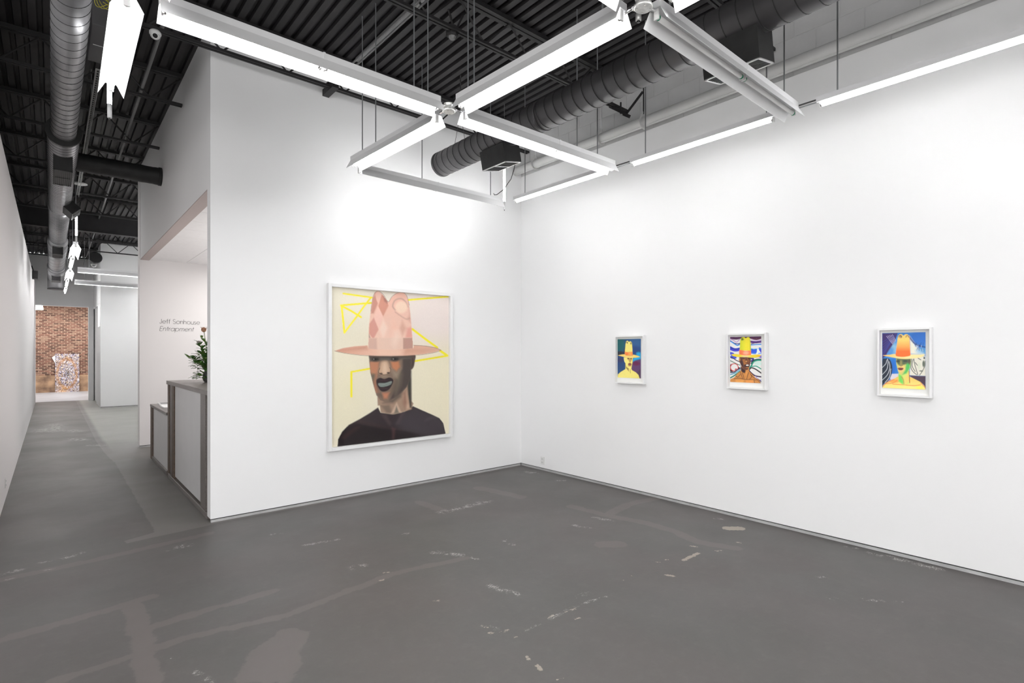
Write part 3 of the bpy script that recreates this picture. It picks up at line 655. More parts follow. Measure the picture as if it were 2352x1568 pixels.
def paint_big():
    A = Art([(92, 92), (1102, 185), (1097, 1362), (92, 1472)], 250, 290)
    bg = (228, 221, 200); A.c[:] = lin(bg)
    A.ell(980, 300, 420, 300, (233, 220, 216), .9, .9).ell(450, 250, 300, 180, (232, 226, 212), .7, .9).ell(980, 1000, 260, 340, (232, 224, 196), .6, .9).ell(200, 1100, 200, 300, (226, 219, 190), .6, .9)
    A.poly([(92, 88), (1102, 182), (1102, 205), (92, 110)], (205, 198, 184), .5, 10)
    Yl = (248, 224, 36)
    for p, wd in (([(193, 155), (440, 192)], 11), ([(172, 257), (430, 238)], 13), ([(178, 262), (202, 488)], 13), ([(202, 492), (300, 365), (375, 262), (430, 192)], 12), ([(176, 262), (260, 305), (345, 360)], 13), ([(750, 216), (1095, 190)], 12),
                  ([(785, 466), (900, 555), (1000, 628)], 15), ([(1025, 655), (1085, 697)], 17), ([(808, 742), (1085, 699)], 13), ([(262, 1040), (262, 830)], 15), ([(262, 830), (420, 803)], 12)):
        A.line(p, wd+6, (245, 228, 120), .5, 6).line(p, wd+2, Yl, 1, 3)
    # shirt
    body = [(142, 1470), (148, 1405), (182, 1340), (238, 1283), (330, 1235), (420, 1182), (490, 1135), (512, 1180), (620, 1195), (720, 1172), (790, 1128), (870, 1165), (960, 1205), (1015, 1232), (1048, 1275), (1068, 1362), (1068, 1480), (142, 1480)]
    A.poly(body, (46, 35, 39))
    ins, d = PIN(A.x, A.y, body)
    def inb(p, c, al, soft):
        keep = A.c.copy(); A.poly(p, c, al, soft); A.c = np.where(ins[..., None], A.c, keep)
    inb([(640, 1270), (800, 1130), (1080, 1240), (1080, 1380), (870, 1385), (700, 1330)], (58, 50, 56), .9, 30)
    inb([(300, 1262), (560, 1298), (850, 1372), (1000, 1400), (142, 1480), (142, 1380), (200, 1310)], (24, 13, 16), .9, 14)
    inb([(230, 1290), (330, 1235), (560, 1300), (700, 1330), (500, 1310), (300, 1265)], (60, 42, 44), .6, 12)
    inb([(520, 1200), (560, 1195), (600, 1275), (590, 1290)], (82, 64, 66), .6, 16); inb([(650, 1280), (690, 1185), (720, 1180), (670, 1275)], (84, 70, 74), .6, 16)
    inb([(610, 1310), (635, 1320), (625, 1410), (615, 1400)], (100, 62, 66), .5, 14)
    inb([(900, 1235), (1010, 1205), (1020, 1215), (890, 1260)], (90, 82, 86), .4, 14); inb([(180, 1390), (300, 1300), (330, 1300), (200, 1400)], (70, 40, 40), .5, 20)
    # neck
    A.poly([(484, 1045), (487, 1120), (505, 1120), (513, 1180), (620, 1195), (720, 1172), (775, 1150), (795, 1105), (778, 1085), (775, 880), (740, 900), (560, 1060)], (158, 132, 112))
    A.poly([(512, 1120), (560, 1185), (620, 1193), (590, 1110)], (120, 102, 88), .8, 10).poly([(600, 1190), (650, 1095), (690, 1180)], (196, 168, 146), .9, 8).poly([(625, 1192), (648, 1120), (672, 1186)], (120, 112, 98), .9, 6)
    A.poly([(700, 1040), (760, 960), (775, 1150), (735, 1160)], (190, 158, 134), .8, 12).poly([(740, 900), (778, 820), (778, 1145), (762, 1140), (745, 1020)], (62, 60, 54), .95, 8).poly([(560, 1075), (700, 1010), (690, 1050), (620, 1100), (530, 1100)], (84, 74, 66), .8, 14)
    A.poly([(700, 1010), (735, 985), (745, 1100), (720, 1150), (700, 1100)], (140, 104, 88), .7, 12)
    # ear, head
    A.poly([(755, 690), (812, 690), (808, 740), (798, 790), (778, 815), (765, 800)], (82, 66, 60), 1, 4, True).line([(785, 720), (790, 760), (776, 790)], 6, (40, 32, 30), .8, 5, True)
    head = [(412, 685), (416, 750), (425, 840), (440, 900), (455, 960), (475, 1030), (510, 1075), (565, 1093), (620, 1075), (680, 1030), (735, 965), (768, 880), (776, 800), (776, 685)]
    A.poly(head, (122, 102, 88)); hins, _ = PIN(A.x, A.y, head)
    def hp(p, c, al=.9, soft=8, curve=False):
        keep = A.c.copy(); A.poly(p, c, al, soft, curve); A.c = np.where(hins[..., None], A.c, keep)
    hp([(700, 685), (780, 685), (780, 900), (735, 970), (650, 1050), (590, 1075), (640, 960), (660, 880), (700, 800)], (72, 62, 58), .95, 10)
    hp([(640, 1060), (620, 980), (640, 880), (690, 800), (705, 860), (690, 950)], (104, 92, 78), .7, 16)
    hp([(416, 730), (500, 745), (495, 800), (478, 880), (455, 850), (425, 860)], (178, 122, 92), .9, 10); hp([(440, 900), (470, 840), (480, 930), (500, 1010), (470, 1010)], (170, 114, 86), .9, 10)
    hp([(425, 840), (470, 850), (455, 950), (436, 900)], (96, 88, 74), .8, 12)
    hp([(600, 745), (668, 735), (680, 790), (650, 830), (612, 800)], (184, 120, 84), .9, 10); hp([(600, 800), (650, 830), (690, 800), (660, 890), (620, 880)], (146, 130, 112), .7, 12)
    hp([(412, 690), (776, 690), (776, 720), (600, 735), (500, 735), (416, 745)], (92, 86, 78), .9, 8)
    hp([(520, 745), (570, 740), (590, 790), (598, 830), (545, 862), (495, 838), (505, 790)], (190, 158, 132), .9, 10, True); hp([(535, 760), (560, 760), (572, 830), (548, 850), (528, 830)], (208, 182, 158), .8, 10, True)
    A.line([(505, 800), (494, 832), (512, 850), (548, 858), (590, 842), (600, 815), (592, 795)], 6, (58, 44, 40), .8, 5, True)
    A.ell(518, 846, 12, 7, (40, 28, 26), .8, .4).ell(578, 840, 12, 7, (40, 28, 26), .8, .4)
    for cx, w_ in ((468, 30), (636, 32)):
        A.ell(cx, 722, w_+10, 24, (70, 62, 56), .8, .5).ell(cx, 722, w_, 12, (38, 34, 32), .9, .3).ell(cx, 722, 9, 8, (14, 12, 12), 1, .3).ell(cx-14, 722, 6, 5, (150, 146, 138), .7, .4)
    hp([(500, 880), (530, 868), (560, 868), (600, 878), (560, 882), (530, 884)], (150, 132, 112), .7, 8)
    hp([(470, 940), (480, 900), (500, 1010), (545, 1030), (600, 1005), (640, 900), (650, 950), (610, 1030), (540, 1060), (490, 1030)], (96, 82, 70), .7, 14)
    hp([(525, 1012), (590, 1008), (570, 1060), (540, 1062)], (184, 122, 92), .85, 10)
    A.poly([(476, 905), (508, 882), (545, 893), (590, 880), (622, 905), (605, 955), (572, 992), (522, 998), (488, 958)], (40, 25, 29), 1, 4, True).poly([(493, 930), (550, 928), (606, 912), (600, 938), (560, 955), (508, 958)], (128, 140, 134), 1, 4, True).line([(500, 946), (550, 946), (602, 928)], 3, (40, 40, 40), .7, 3)
    A.ell(545, 905, 40, 8, (66, 42, 48), .6, .6).ell(548, 975, 34, 9, (64, 42, 46), .6, .6)
    # hat crown
    cr_ = [(407, 652), (410, 540), (414, 430), (428, 310), (445, 195), (462, 150), (482, 138), (505, 142), (535, 172), (560, 210), (580, 232), (605, 195), (640, 160), (680, 149), (715, 155), (740, 182), (755, 235), (768, 320), (778, 430), (786, 540), (792, 652)]
    A.poly(cr_, grad((226, 180, 162), (232, 198, 180), 150, 560)); cins, _ = PIN(A.x, A.y, cr_)
    def cp(p, c, al=.9, soft=5, curve=False):
        keep = A.c.copy(); A.poly(p, c, al, soft, curve); A.c = np.where(cins[..., None], A.c, keep)
    cp([(445, 200), (482, 138), (462, 150), (470, 180), (493, 240), (455, 330), (430, 330)], (196, 140, 124), .9, 6); cp([(470, 150), (500, 142), (525, 170), (500, 262), (478, 210)], (228, 188, 172), .9, 5)
    cp([(525, 160), (560, 205), (583, 262), (535, 358), (492, 268)], (206, 146, 126), .95, 5); cp([(535, 165), (575, 228), (570, 246), (545, 225)], (150, 104, 96), .7, 8)
    cp([(492, 268), (535, 358), (495, 462), (455, 362)], (234, 194, 180), .95, 4); cp([(455, 362), (497, 468), (450, 555), (412, 500), (414, 420)], (208, 150, 136), .9, 5); cp([(410, 500), (425, 540), (415, 545)], (90, 70, 66), .8, 6)
    cp([(535, 372), (575, 455), (535, 560), (500, 468)], (240, 208, 192), .8, 10); cp([(625, 370), (672, 460), (640, 545), (590, 545), (590, 440)], (234, 190, 170), .6, 18)
    cp([(700, 385), (740, 460), (700, 530), (672, 460)], (214, 168, 148), .7, 10); cp([(740, 455), (790, 440), (790, 545), (725, 545)], (222, 160, 146), .8, 10); cp([(755, 240), (780, 420), (740, 380), (760, 340)], (206, 156, 140), .7, 12)
    A.line([(640, 300), (618, 270), (632, 225), (665, 205), (700, 207), (730, 235), (748, 275)], 12, (186, 148, 134), .8, 10, True).ell(692, 278, 52, 52, (238, 210, 188), .9, .4).line([(640, 318), (690, 355), (735, 380), (765, 372)], 10, (196, 152, 136), .7, 10, True)
    A.line([(430, 310), (447, 195), (470, 146), (500, 139), (540, 170), (580, 230), (615, 182), (680, 148), (735, 172), (760, 260)], 4, (120, 88, 80), .7, 4, True)
    cp([(407, 540), (786, 540), (794, 640), (405, 640)], (226, 194, 176), .95, 4); cp([(407, 540), (480, 540), (485, 640), (405, 640)], (208, 172, 156), .8, 6); cp([(706, 543), (790, 541), (794, 640), (706, 640)], (186, 146, 132), .9, 4); cp([(620, 470), (670, 470), (690, 540), (640, 640), (600, 600)], (238, 212, 196), .4, 16)
    # brim
    br = [(118, 648), (190, 625), (290, 610), (400, 604), (410, 632), (485, 640), (600, 645), (712, 640), (794, 632), (800, 604), (900, 612), (985, 628), (1032, 650), (975, 668), (870, 684), (740, 694), (600, 698), (470, 694), (340, 685), (210, 668)]
    A.poly(br, grad((208, 152, 130), (226, 186, 164), 150, 480, 'x')); bins, _ = PIN(A.x, A.y, br)
    def bp_(p, c, al, soft):
        keep = A.c.copy(); A.poly(p, c, al, soft); A.c = np.where(bins[..., None], A.c, keep)
    bp_([(700, 600), (1040, 640), (880, 690), (700, 700)], (198, 146, 124), .75, 40); bp_([(120, 640), (400, 600), (400, 640), (200, 655)], (196, 144, 122), .8, 16); bp_([(485, 640), (710, 642), (700, 696), (490, 694)], (232, 196, 174), .7, 20)
    A.line([(118, 649), (210, 669), (340, 687), (470, 697), (600, 700), (740, 697), (870, 687), (975, 670), (1032, 651)], 4, (110, 76, 66), .7, 4, True).line([(795, 606), (900, 614), (985, 630), (1032, 650)], 4, (90, 60, 50), .7, 4, True)
    A.poly([(412, 697), (776, 699), (776, 712), (416, 712)], (70, 56, 48), .7, 8)
    return A
def paint_blue():
    A = Art([(190, 300), (745, 292), (757, 1232), (200, 1225)], 110, 170)
    A.c[:] = lin((38, 78, 124))
    A.ell(240, 420, 130, 190, (18, 94, 92), .9, .7).ell(650, 380, 200, 160, (44, 92, 142), .8, .8).ell(620, 560, 120, 100, (26, 58, 118), .8, .8).ell(300, 900, 130, 160, (34, 66, 116), .8, .8).ell(250, 640, 120, 50, (44, 42, 52), .95, .5).ell(250, 800, 90, 60, (58, 52, 92), .7, .8)
    A.poly([(560, 835), (568, 760), (640, 700), (650, 620), (740, 620), (750, 760), (640, 800)], (24, 158, 210), .9, 20, True).poly([(528, 1040), (545, 900), (600, 820), (745, 775), (760, 1240), (560, 1240)], (92, 60, 104), 1, 10).ell(640, 880, 90, 50, (102, 24, 70), .9, .7).poly([(650, 1100), (757, 1000), (757, 1240), (725, 1240)], (74, 54, 78), .9, 16)
    A.poly([(355, 500), (375, 500), (372, 680), (340, 680)], (44, 42, 50), .8, 10)
    Yk = (240, 222, 122)
    A.poly([(348, 735), (562, 740), (556, 850), (530, 1000), (545, 1040), (640, 1090), (700, 1150), (728, 1235), (200, 1235), (208, 1150), (280, 1085), (385, 1020), (388, 880), (362, 840), (350, 790)], Yk, 1, 6)
    A.poly([(385, 900), (410, 960), (470, 1000), (478, 1075), (440, 1040), (395, 990)], (150, 124, 66), .8, 10).line([(505, 1020), (508, 1110)], 10, (120, 96, 60), .8, 8).line([(350, 740), (360, 820), (385, 860)], 8, (250, 240, 200), .7, 6)
    A.poly([(425, 745), (555, 745), (548, 800), (500, 860), (440, 790)], (196, 160, 84), .8, 14).ell(455, 762, 26, 14, (84, 60, 44), .9, .5).ell(520, 764, 22, 14, (84, 60, 44), .9, .5).poly([(480, 790), (505, 790), (512, 850), (478, 850)], (176, 138, 84), .8, 10).ell(492, 902, 42, 36, (126, 52, 54), .95, .4).ell(490, 940, 50, 20, (170, 130, 80), .5, .8)
    A.poly([(368, 700), (372, 560), (384, 420), (396, 355), (425, 332), (450, 350), (468, 368), (490, 348), (518, 358), (538, 395), (550, 520), (556, 700)], Yk, 1, 6).ell(412, 385, 26, 24, (70, 56, 50), .9, .5).ell(404, 400, 14, 26, Yk, .8, .5).ell(512, 400, 14, 26, (90, 72, 56), .8, .5).line([(530, 385), (545, 520)], 8, (190, 160, 70), .7, 8)
    A.poly([(368, 600), (450, 612), (550, 600), (562, 695), (372, 690)], (240, 128, 62), 1, 6).poly([(450, 612), (530, 604), (540, 690), (450, 695)], (244, 158, 84), .8, 16)
    A.poly([(203, 690), (290, 667), (372, 662), (390, 690), (480, 704), (560, 692), (565, 668), (640, 682), (730, 718), (640, 738), (520, 746), (400, 736), (290, 712)], (242, 206, 112), 1, 5, True)
    return A
def paint_swirl():
    A = Art([(160, 232), (862, 218), (865, 1272), (172, 1250)], 124, 180)
    W_ = (228, 226, 224); A.c[:] = lin(W_)
    def st(p, w_, c, al=1, soft=6): A.line(p, w_, c, al, soft, True)
    st([(160, 245), (300, 262), (420, 240), (640, 235), (870, 225)], 60, (74, 32, 76)); st([(640, 262), (760, 280), (870, 250)], 40, (86, 40, 66))
    st([(160, 275), (240, 310), (310, 350), (370, 290)], 20, (190, 140, 200), .9); st([(640, 280), (740, 310), (870, 290)], 16, (206, 160, 214), .9)
    st([(625, 340), (740, 352), (870, 335)], 52, (84, 42, 124)); st([(640, 385), (740, 365), (800, 340)], 16, (60, 30, 100))
    st([(160, 320), (250, 375), (320, 420), (380, 395)], 26, (36, 96, 190)); st([(240, 372), (330, 385), (380, 375)], 18, (30, 50, 130)); st([(180, 345), (260, 400), (320, 432), (372, 420)], 14, (120, 200, 236), .9)
    st([(630, 410), (740, 405), (870, 395)], 22, (40, 110, 200)); st([(640, 425), (760, 415), (870, 410)], 10, (140, 210, 236), .9)
    st([(160, 480), (240, 520), (310, 525), (380, 510)], 76, (44, 62, 190)); st([(170, 520), (260, 540), (380, 530)], 26, (70, 66, 200)); st([(170, 470), (250, 508), (370, 504)], 12, (24, 36, 120))
    st([(160, 600), (230, 625), (200, 690), (280, 700)], 60, (70, 84, 206)); st([(630, 545), (700, 560), (760, 545)], 100, (34, 84, 204)); st([(630, 600), (720, 610), (870, 600)], 24, (100, 150, 230)); st([(830, 500), (870, 560)], 60, (56, 66, 200))
    st([(640, 495), (760, 500), (870, 488)], 10, (60, 200, 220), .9); st([(790, 520), (785, 580), (755, 640), (730, 700), (700, 750)], 44, (222, 232, 228)); st([(800, 660), (870, 680)], 60, (104, 84, 206)); st([(640, 720), (690, 730), (640, 780)], 34, (60, 50, 130))
    st([(170, 690), (240, 720), (300, 760), (390, 800)], 18, (34, 24, 60)); st([(165, 770), (250, 810), (330, 850), (392, 870)], 16, (20, 108, 84)); st([(640, 830), (700, 760), (800, 735), (870, 740)], 26, (20, 30, 40)); st([(600, 940), (640, 890), (690, 800), (780, 760), (870, 760)], 34, (16, 142, 116)); st([(640, 900), (740, 890), (800, 915), (870, 960)], 22, (20, 150, 122)); A.ell(790, 830, 90, 50, (200, 228, 218), .95, .5)
    A.ell(200, 940, 70, 90, (26, 22, 34), 1, .3).poly([(330, 900), (400, 930), (330, 980)], (30, 26, 40), 1, 8).ell(262, 922, 96, 92, (196, 40, 46), 1, .12).ell(262, 922, 78, 74, W_, 1, .15).ell(300, 975, 26, 30, (196, 36, 46), .9, .4)
    st([(172, 1040), (260, 1030), (330, 980), (400, 940)], 24, (36, 60, 90)); st([(172, 1085), (280, 1050), (400, 970)], 22, (60, 150, 190)); st([(180, 1140), (280, 1070), (400, 990)], 12, (190, 230, 220)); st([(175, 1160), (260, 1110), (390, 1010)], 26, (20, 110, 90))
    st([(590, 985), (640, 930), (720, 950), (800, 1000), (870, 1050)], 26, (40, 34, 38)); st([(600, 1000), (660, 1060), (740, 1110), (870, 1130)], 30, (60, 40, 76)); st([(740, 1120), (800, 1190), (870, 1200)], 20, (160, 150, 210)); st([(790, 1180), (870, 1240)], 24, (60, 50, 90))
    sk = (198, 132, 66)
    A.poly([(400, 990), (420, 900), (590, 900), (590, 1000), (640, 1050), (740, 1150), (820, 1200), (855, 1275), (172, 1275), (172, 1190), (260, 1150), (330, 1060), (390, 1015)], sk, 1, 6)
    dk = (76, 44, 40)
    for p in ([(395, 1020), (430, 1110), (450, 1180)], [(440, 1040), (470, 1120), (480, 1180)], [(590, 1030), (560, 1110), (545, 1180)], [(620, 1060), (650, 1130), (600, 1190)], [(300, 1110), (340, 1140), (400, 1080)], [(260, 1180), (380, 1165), (490, 1190), (620, 1190), (760, 1200)], [(700, 1190), (720, 1270)], [(760, 1180), (850, 1260)], [(640, 1090), (700, 1150), (740, 1160)]): st(p, 12, dk, .9)
    st([(520, 1100), (540, 1020)], 14, (228, 160, 84), .8); A.poly([(300, 1200), (480, 1200), (480, 1275), (280, 1275)], (226, 160, 84), .8, 20).poly([(520, 1210), (690, 1200), (700, 1275), (520, 1275)], (226, 150, 76), .8, 20)
    A.poly([(398, 880), (440, 930), (520, 990), (500, 1050), (460, 1040), (420, 1010)], (56, 34, 38), .9, 8)
    A.poly([(372, 690), (632, 696), (628, 800), (606, 900), (560, 975), (500, 980), (440, 930), (400, 850), (372, 790)], (96, 56, 44), 1, 5).poly([(450, 700), (500, 700), (500, 790), (560, 850), (480, 870), (450, 800)], (176, 112, 56), .8, 20).poly([(540, 700), (590, 700), (600, 790), (570, 840)], (140, 84, 46), .8, 14).poly([(385, 760), (450, 780), (470, 900), (420, 880)], (58, 34, 38), .9, 14)
    A.ell(470, 722, 34, 14, (40, 26, 28), .9, .5).ell(590, 724, 24, 14, (40, 26, 28), .9, .5).ell(530, 785, 22, 16, (206, 150, 80), .8, .6).ell(380, 745, 18, 40, (190, 130, 70), .9, .4).ell(545, 880, 60, 34, (50, 28, 32), .95, .3).ell(555, 872, 32, 15, (236, 230, 222), 1, .2).line([(555, 855), (555, 890)], 3, (60, 40, 40), 1, 3).ell(560, 925, 40, 14, (170, 106, 50), .8, .7)
    A.poly([(378, 540), (384, 400), (392, 290), (420, 245), (460, 232), (490, 240), (514, 262), (545, 238), (585, 234), (612, 270), (625, 380), (634, 545)], grad((200, 206, 40), (232, 218, 50), 380, 520, 'x'), 1, 6).poly([(410, 265), (440, 252), (470, 290), (440, 310), (415, 310)], (90, 110, 30), .8, 10, True).poly([(600, 240), (625, 380), (634, 540), (612, 540)], (150, 160, 40), .7, 10)
    A.poly([(368, 520), (500, 548), (634, 538), (640, 645), (500, 655), (365, 632)], (246, 122, 76), 1, 5).ell(520, 595, 60, 40, (236, 176, 148), .8, .8).line([(405, 528), (405, 640)], 5, (200, 80, 50), .8, 4)
    A.poly([(190, 640), (250, 618), (370, 628), (500, 655), (640, 640), (800, 628), (848, 640), (830, 675), (740, 700), (620, 700), (500, 685), (380, 690), (260, 675)], (228, 204, 44), 1, 5, True).ell(520, 668, 100, 16, (232, 210, 150), .8, .7).ell(800, 655, 50, 22, (232, 168, 40), .7, .7).line([(190, 642), (260, 680), (380, 694), (500, 690), (620, 704), (740, 704), (830, 680)], 5, (60, 50, 60), .8, 4, True)
    return A
def paint_green():
    A = Art([(200, 275), (978, 250), (990, 1285), (210, 1265)], 128, 180)
    A.c[:] = lin((66, 138, 206))
    A.ell(860, 360, 200, 160, (44, 104, 190), .9, .8).ell(560, 300, 120, 60, (44, 120, 196), .8, .8).ell(400, 560, 120, 100, (140, 186, 210), .9, .8).ell(350, 600, 60, 80, (60, 130, 204), .8, .8)
    A.poly([(690, 330), (760, 430), (860, 560), (960, 640), (960, 660), (700, 650)], (226, 224, 206), .95, 26).ell(900, 590, 90, 50, (120, 180, 216), .7, .9)
    A.line([(690, 340), (740, 410), (820, 480), (970, 520)], 24, (26, 58, 120), .85, 16, True)
    rg = np.random.RandomState(7)
    for k in range(26): x = 760+rg.rand()*200; y = 420+rg.rand()*140; A.line([(x, y), (x+rg.randn()*14, y+30+rg.rand()*20)], 7, (24, 54, 116) if k % 3 else (214, 226, 232), .8, 5)
    A.poly([(200, 280), (480, 268), (430, 420), (380, 500), (320, 590), (260, 700), (205, 740)], (62, 44, 104), 1, 10)
    for k in range(6): A.line([(205, 440+k*52), (450-k*18, 285+k*30)], 9, (54, 80, 170), .6, 8)
    for k in range(5): A.line([(280+k*26, 330-k*8), (390+k*14, 470-k*14)], 9, (196, 190, 226), .8, 5).line([(300+k*20, 400), (360+k*16, 280)], 7, (50, 30, 84), .8, 4)
    A.poly([(210, 740), (250, 705), (320, 730), (460, 730), (470, 900), (500, 1010), (330, 1010), (210, 900)], (40, 120, 200), 1, 10).ell(400, 900, 50, 120, (30, 96, 190), .7, .7)
    A.poly([(205, 780), (260, 735), (310, 730), (355, 770), (385, 860), (388, 950), (360, 1060), (300, 1160), (240, 1190), (208, 1240)], (36, 46, 60), 1, 8, True)
    for p in ([(205, 900), (270, 830), (290, 760)], [(205, 1030), (290, 930), (312, 800), (300, 740)], [(205, 1130), (300, 1030), (345, 900), (330, 790)], [(260, 1170), (340, 1060), (362, 920)]): A.line(p, 9, (216, 222, 226), .95, 6, True)
    A.poly([(385, 1010), (500, 1005), (500, 1080), (380, 1140), (350, 1090)], (214, 208, 216), 1, 8)
    A.poly([(720, 735), (980, 680), (990, 1040), (700, 1030)], (224, 220, 206), 1, 8)
    for p in ([(775, 735), (790, 830), (850, 1020)], [(735, 740), (722, 880), (760, 960), (830, 1020)], [(760, 745), (745, 860), (800, 960)], [(880, 1025), (930, 950), (975, 850), (980, 770)], [(850, 720), (900, 750)], [(800, 800), (840, 850)]): A.line(p, 13, (44, 56, 50), .9, 9, True)
    A.ell(950, 820, 22, 60, (60, 76, 62), .9, .6).ell(960, 715, 14, 20, (36, 44, 40), .9, .5).ell(905, 950, 34, 12, (70, 80, 70), .8, .7).ell(870, 860, 30, 60, (206, 214, 190), .6, .8)
    A.poly([(690, 1030), (850, 1040), (990, 1040), (992, 1290), (950, 1190), (800, 1120)], (74, 56, 74), 1, 8)
    A.poly([(500, 1050), (400, 1110), (280, 1170), (225, 1220), (212, 1270), (990, 1290), (970, 1220), (900, 1150), (760, 1080), (690, 1050)], grad((242, 196, 100), (250, 222, 130), 1080, 1260), 1, 6)
    for p in ([(260, 1190), (400, 1175), (480, 1120)], [(400, 1195), (600, 1205), (780, 1215), (900, 1200)], [(225, 1240), (280, 1180), (420, 1110)], [(600, 1200), (620, 1090)], [(700, 1060), (705, 1170)], [(900, 1160), (985, 1250)]): A.line(p, 12, (214, 96, 44), .8, 12, True)
    A.ell(420, 1140, 90, 30, (232, 140, 60), .7, .8).ell(880, 1250, 60, 24, (244, 232, 80), .7, .8)
    A.poly([(500, 1000), (690, 930), (700, 1180), (600, 1205), (510, 1160)], (206, 216, 110), 1, 8).poly([(505, 1010), (560, 1040), (600, 1150), (580, 1200), (505, 1140)], (110, 206, 90), .9, 14).poly([(610, 1080), (690, 960), (690, 1140), (620, 1200)], (236, 202, 110), .9, 14).line([(560, 1060), (590, 1120), (600, 1190)], 12, (190, 90, 50), .8, 8, True).line([(690, 960), (702, 1160)], 12, (150, 50, 40), .8, 8)
    A.poly([(455, 728), (722, 735), (718, 820), (705, 900), (640, 1000), (560, 1030), (505, 990), (478, 900), (460, 820)], (206, 200, 110), 1, 5)
    A.poly([(640, 800), (715, 780), (705, 900), (645, 1000), (570, 1025), (620, 940)], (84, 186, 96), .95, 14).poly([(460, 730), (720, 735), (716, 790), (640, 830), (560, 860), (500, 850), (462, 800)], (84, 98, 72), .95, 14).poly([(500, 860), (590, 850), (620, 920), (540, 1000), (500, 950)], (232, 192, 120), .8, 18)
    A.ell(490, 780, 34, 18, (60, 64, 60), .8, .6).ell(620, 775, 40, 18, (56, 62, 62), .8, .6).poly([(530, 760), (560, 760), (575, 850), (545, 868), (515, 850)], (140, 134, 84), .8, 10).line([(515, 850), (545, 868), (578, 850)], 7, (50, 44, 44), .8, 5, True).ell(694, 790, 20, 50, (96, 66, 66), .8, .5).poly([(485, 910), (520, 896), (588, 902), (570, 935), (520, 940)], (96, 44, 52), 1, 5, True).line([(488, 912), (588, 908)], 4, (220, 120, 90), .8, 4)
    A.poly([(432, 668), (448, 640), (462, 520), (478, 380), (490, 320), (520, 292), (550, 290), (585, 318), (615, 292), (650, 290), (682, 315), (692, 400), (706, 600), (722, 690), (600, 712), (450, 694)], grad((244, 206, 112), (246, 112, 48), 400, 600), 1, 6).ell(527, 335, 30, 28, (96, 62, 76), .9, .5).ell(520, 352, 14, 26, (240, 196, 110), .7, .6).line([(628, 345), (640, 318), (668, 320), (676, 345)], 13, (130, 70, 60), .8, 8, True).line([(692, 330), (708, 620)], 8, (236, 160, 90), .8, 6)
    A.poly([(215, 678), (330, 665), (436, 650), (460, 688), (580, 700), (700, 680), (724, 655), (850, 656), (968, 652), (930, 692), (820, 720), (680, 734), (560, 736), (440, 720), (320, 700)], grad((240, 196, 110), (246, 220, 156), 300, 700, 'x'), 1, 5, True)
    return A
def framed(label, axis, wallpos, outer, inner, sheet, art, rim, depth=.05, group=None, glass=False):
    """outer = (a0, a1, z0, z1) front face; sheet = printed area; a runs left to right as seen"""
    a0, a1, z0, z1 = outer; s = 1 if a1 > a0 else -1
    cx = (a0+a1)/2
    t = thing('framed_picture', label, 'picture', ((cx, wallpos, z0) if axis == 'x' else (wallpos, cx, z0)), group=group)
    org = Vector(t.location)
    def bx(p0, p1, d0, d1, q0, q1):
        if axis == 'x': return (min(p0, p1)-org.x, max(p0, p1)-org.x, -d1, -d0, q0-org.z, q1-org.z)
        return (-d1, -d0, min(p0, p1)-org.y, max(p0, p1)-org.y, q0-org.z, q1-org.z)
    for nm, q in (('frame_side', bx(a0, a0+s*rim, .004, depth, z0, z1)), ('frame_side', bx(a1-s*rim, a1, .004, depth, z0, z1)), ('frame_rail', bx(a0+s*rim, a1-s*rim, .004, depth, z0, z0+rim)), ('frame_rail', bx(a0+s*rim, a1-s*rim, .004, depth, z1-rim, z1))):
        B(*q).build(nm, 'frame', t, bevel=.0012)
    B(*bx(a0+s*rim, a1-s*rim, .006, .016, z0+rim, z1-rim)).build('mount_board', 'mount', t)
    if axis == 'x': sh = art.sheet('painted_sheet', 'x', -.0185, sheet[0]-org.x, sheet[1]-org.x, sheet[2]-org.z, sheet[3]-org.z, t)
    else: sh = art.sheet('painted_sheet', 'y', -.0185, sheet[0]-org.y, sheet[1]-org.y, sheet[2]-org.z, sheet[3]-org.z, t)
    if glass: B(*bx(a0+s*rim, a1-s*rim, depth-.014, depth-.012, z0+rim, z1-rim)).build('glass_pane', 'glass', t)
    return t
framed('large white framed portrait of a figure in tall pink hat and black shirt', 'x', YB, (1.981, 3.392, .478, 2.072), None, (2.022, 3.362, .512, 2.045), paint_big(), .032, .052, glass=True)
G3 = 'small framed portraits on the right wall'
framed('small framed portrait of a yellow figure on dark blue, nearest the corner', 'y', XR, (3.486, 3.128, 1.100, 1.586), None, (3.468, 3.180, 1.156, 1.551), paint_blue(), .014, .048, G3)
framed('small framed portrait with lime hat and swirling stripes, middle of three', 'y', XR, (2.277, 1.938, 1.106, 1.578), None, (2.257, 1.990, 1.161, 1.549), paint_swirl(), .014, .048, G3)
framed('small framed portrait with orange hat and green face, at the right end', 'y', XR, (1.165, .856, 1.112, 1.585), None, (1.142, .895, 1.167, 1.553), paint_green(), .014, .048, G3)

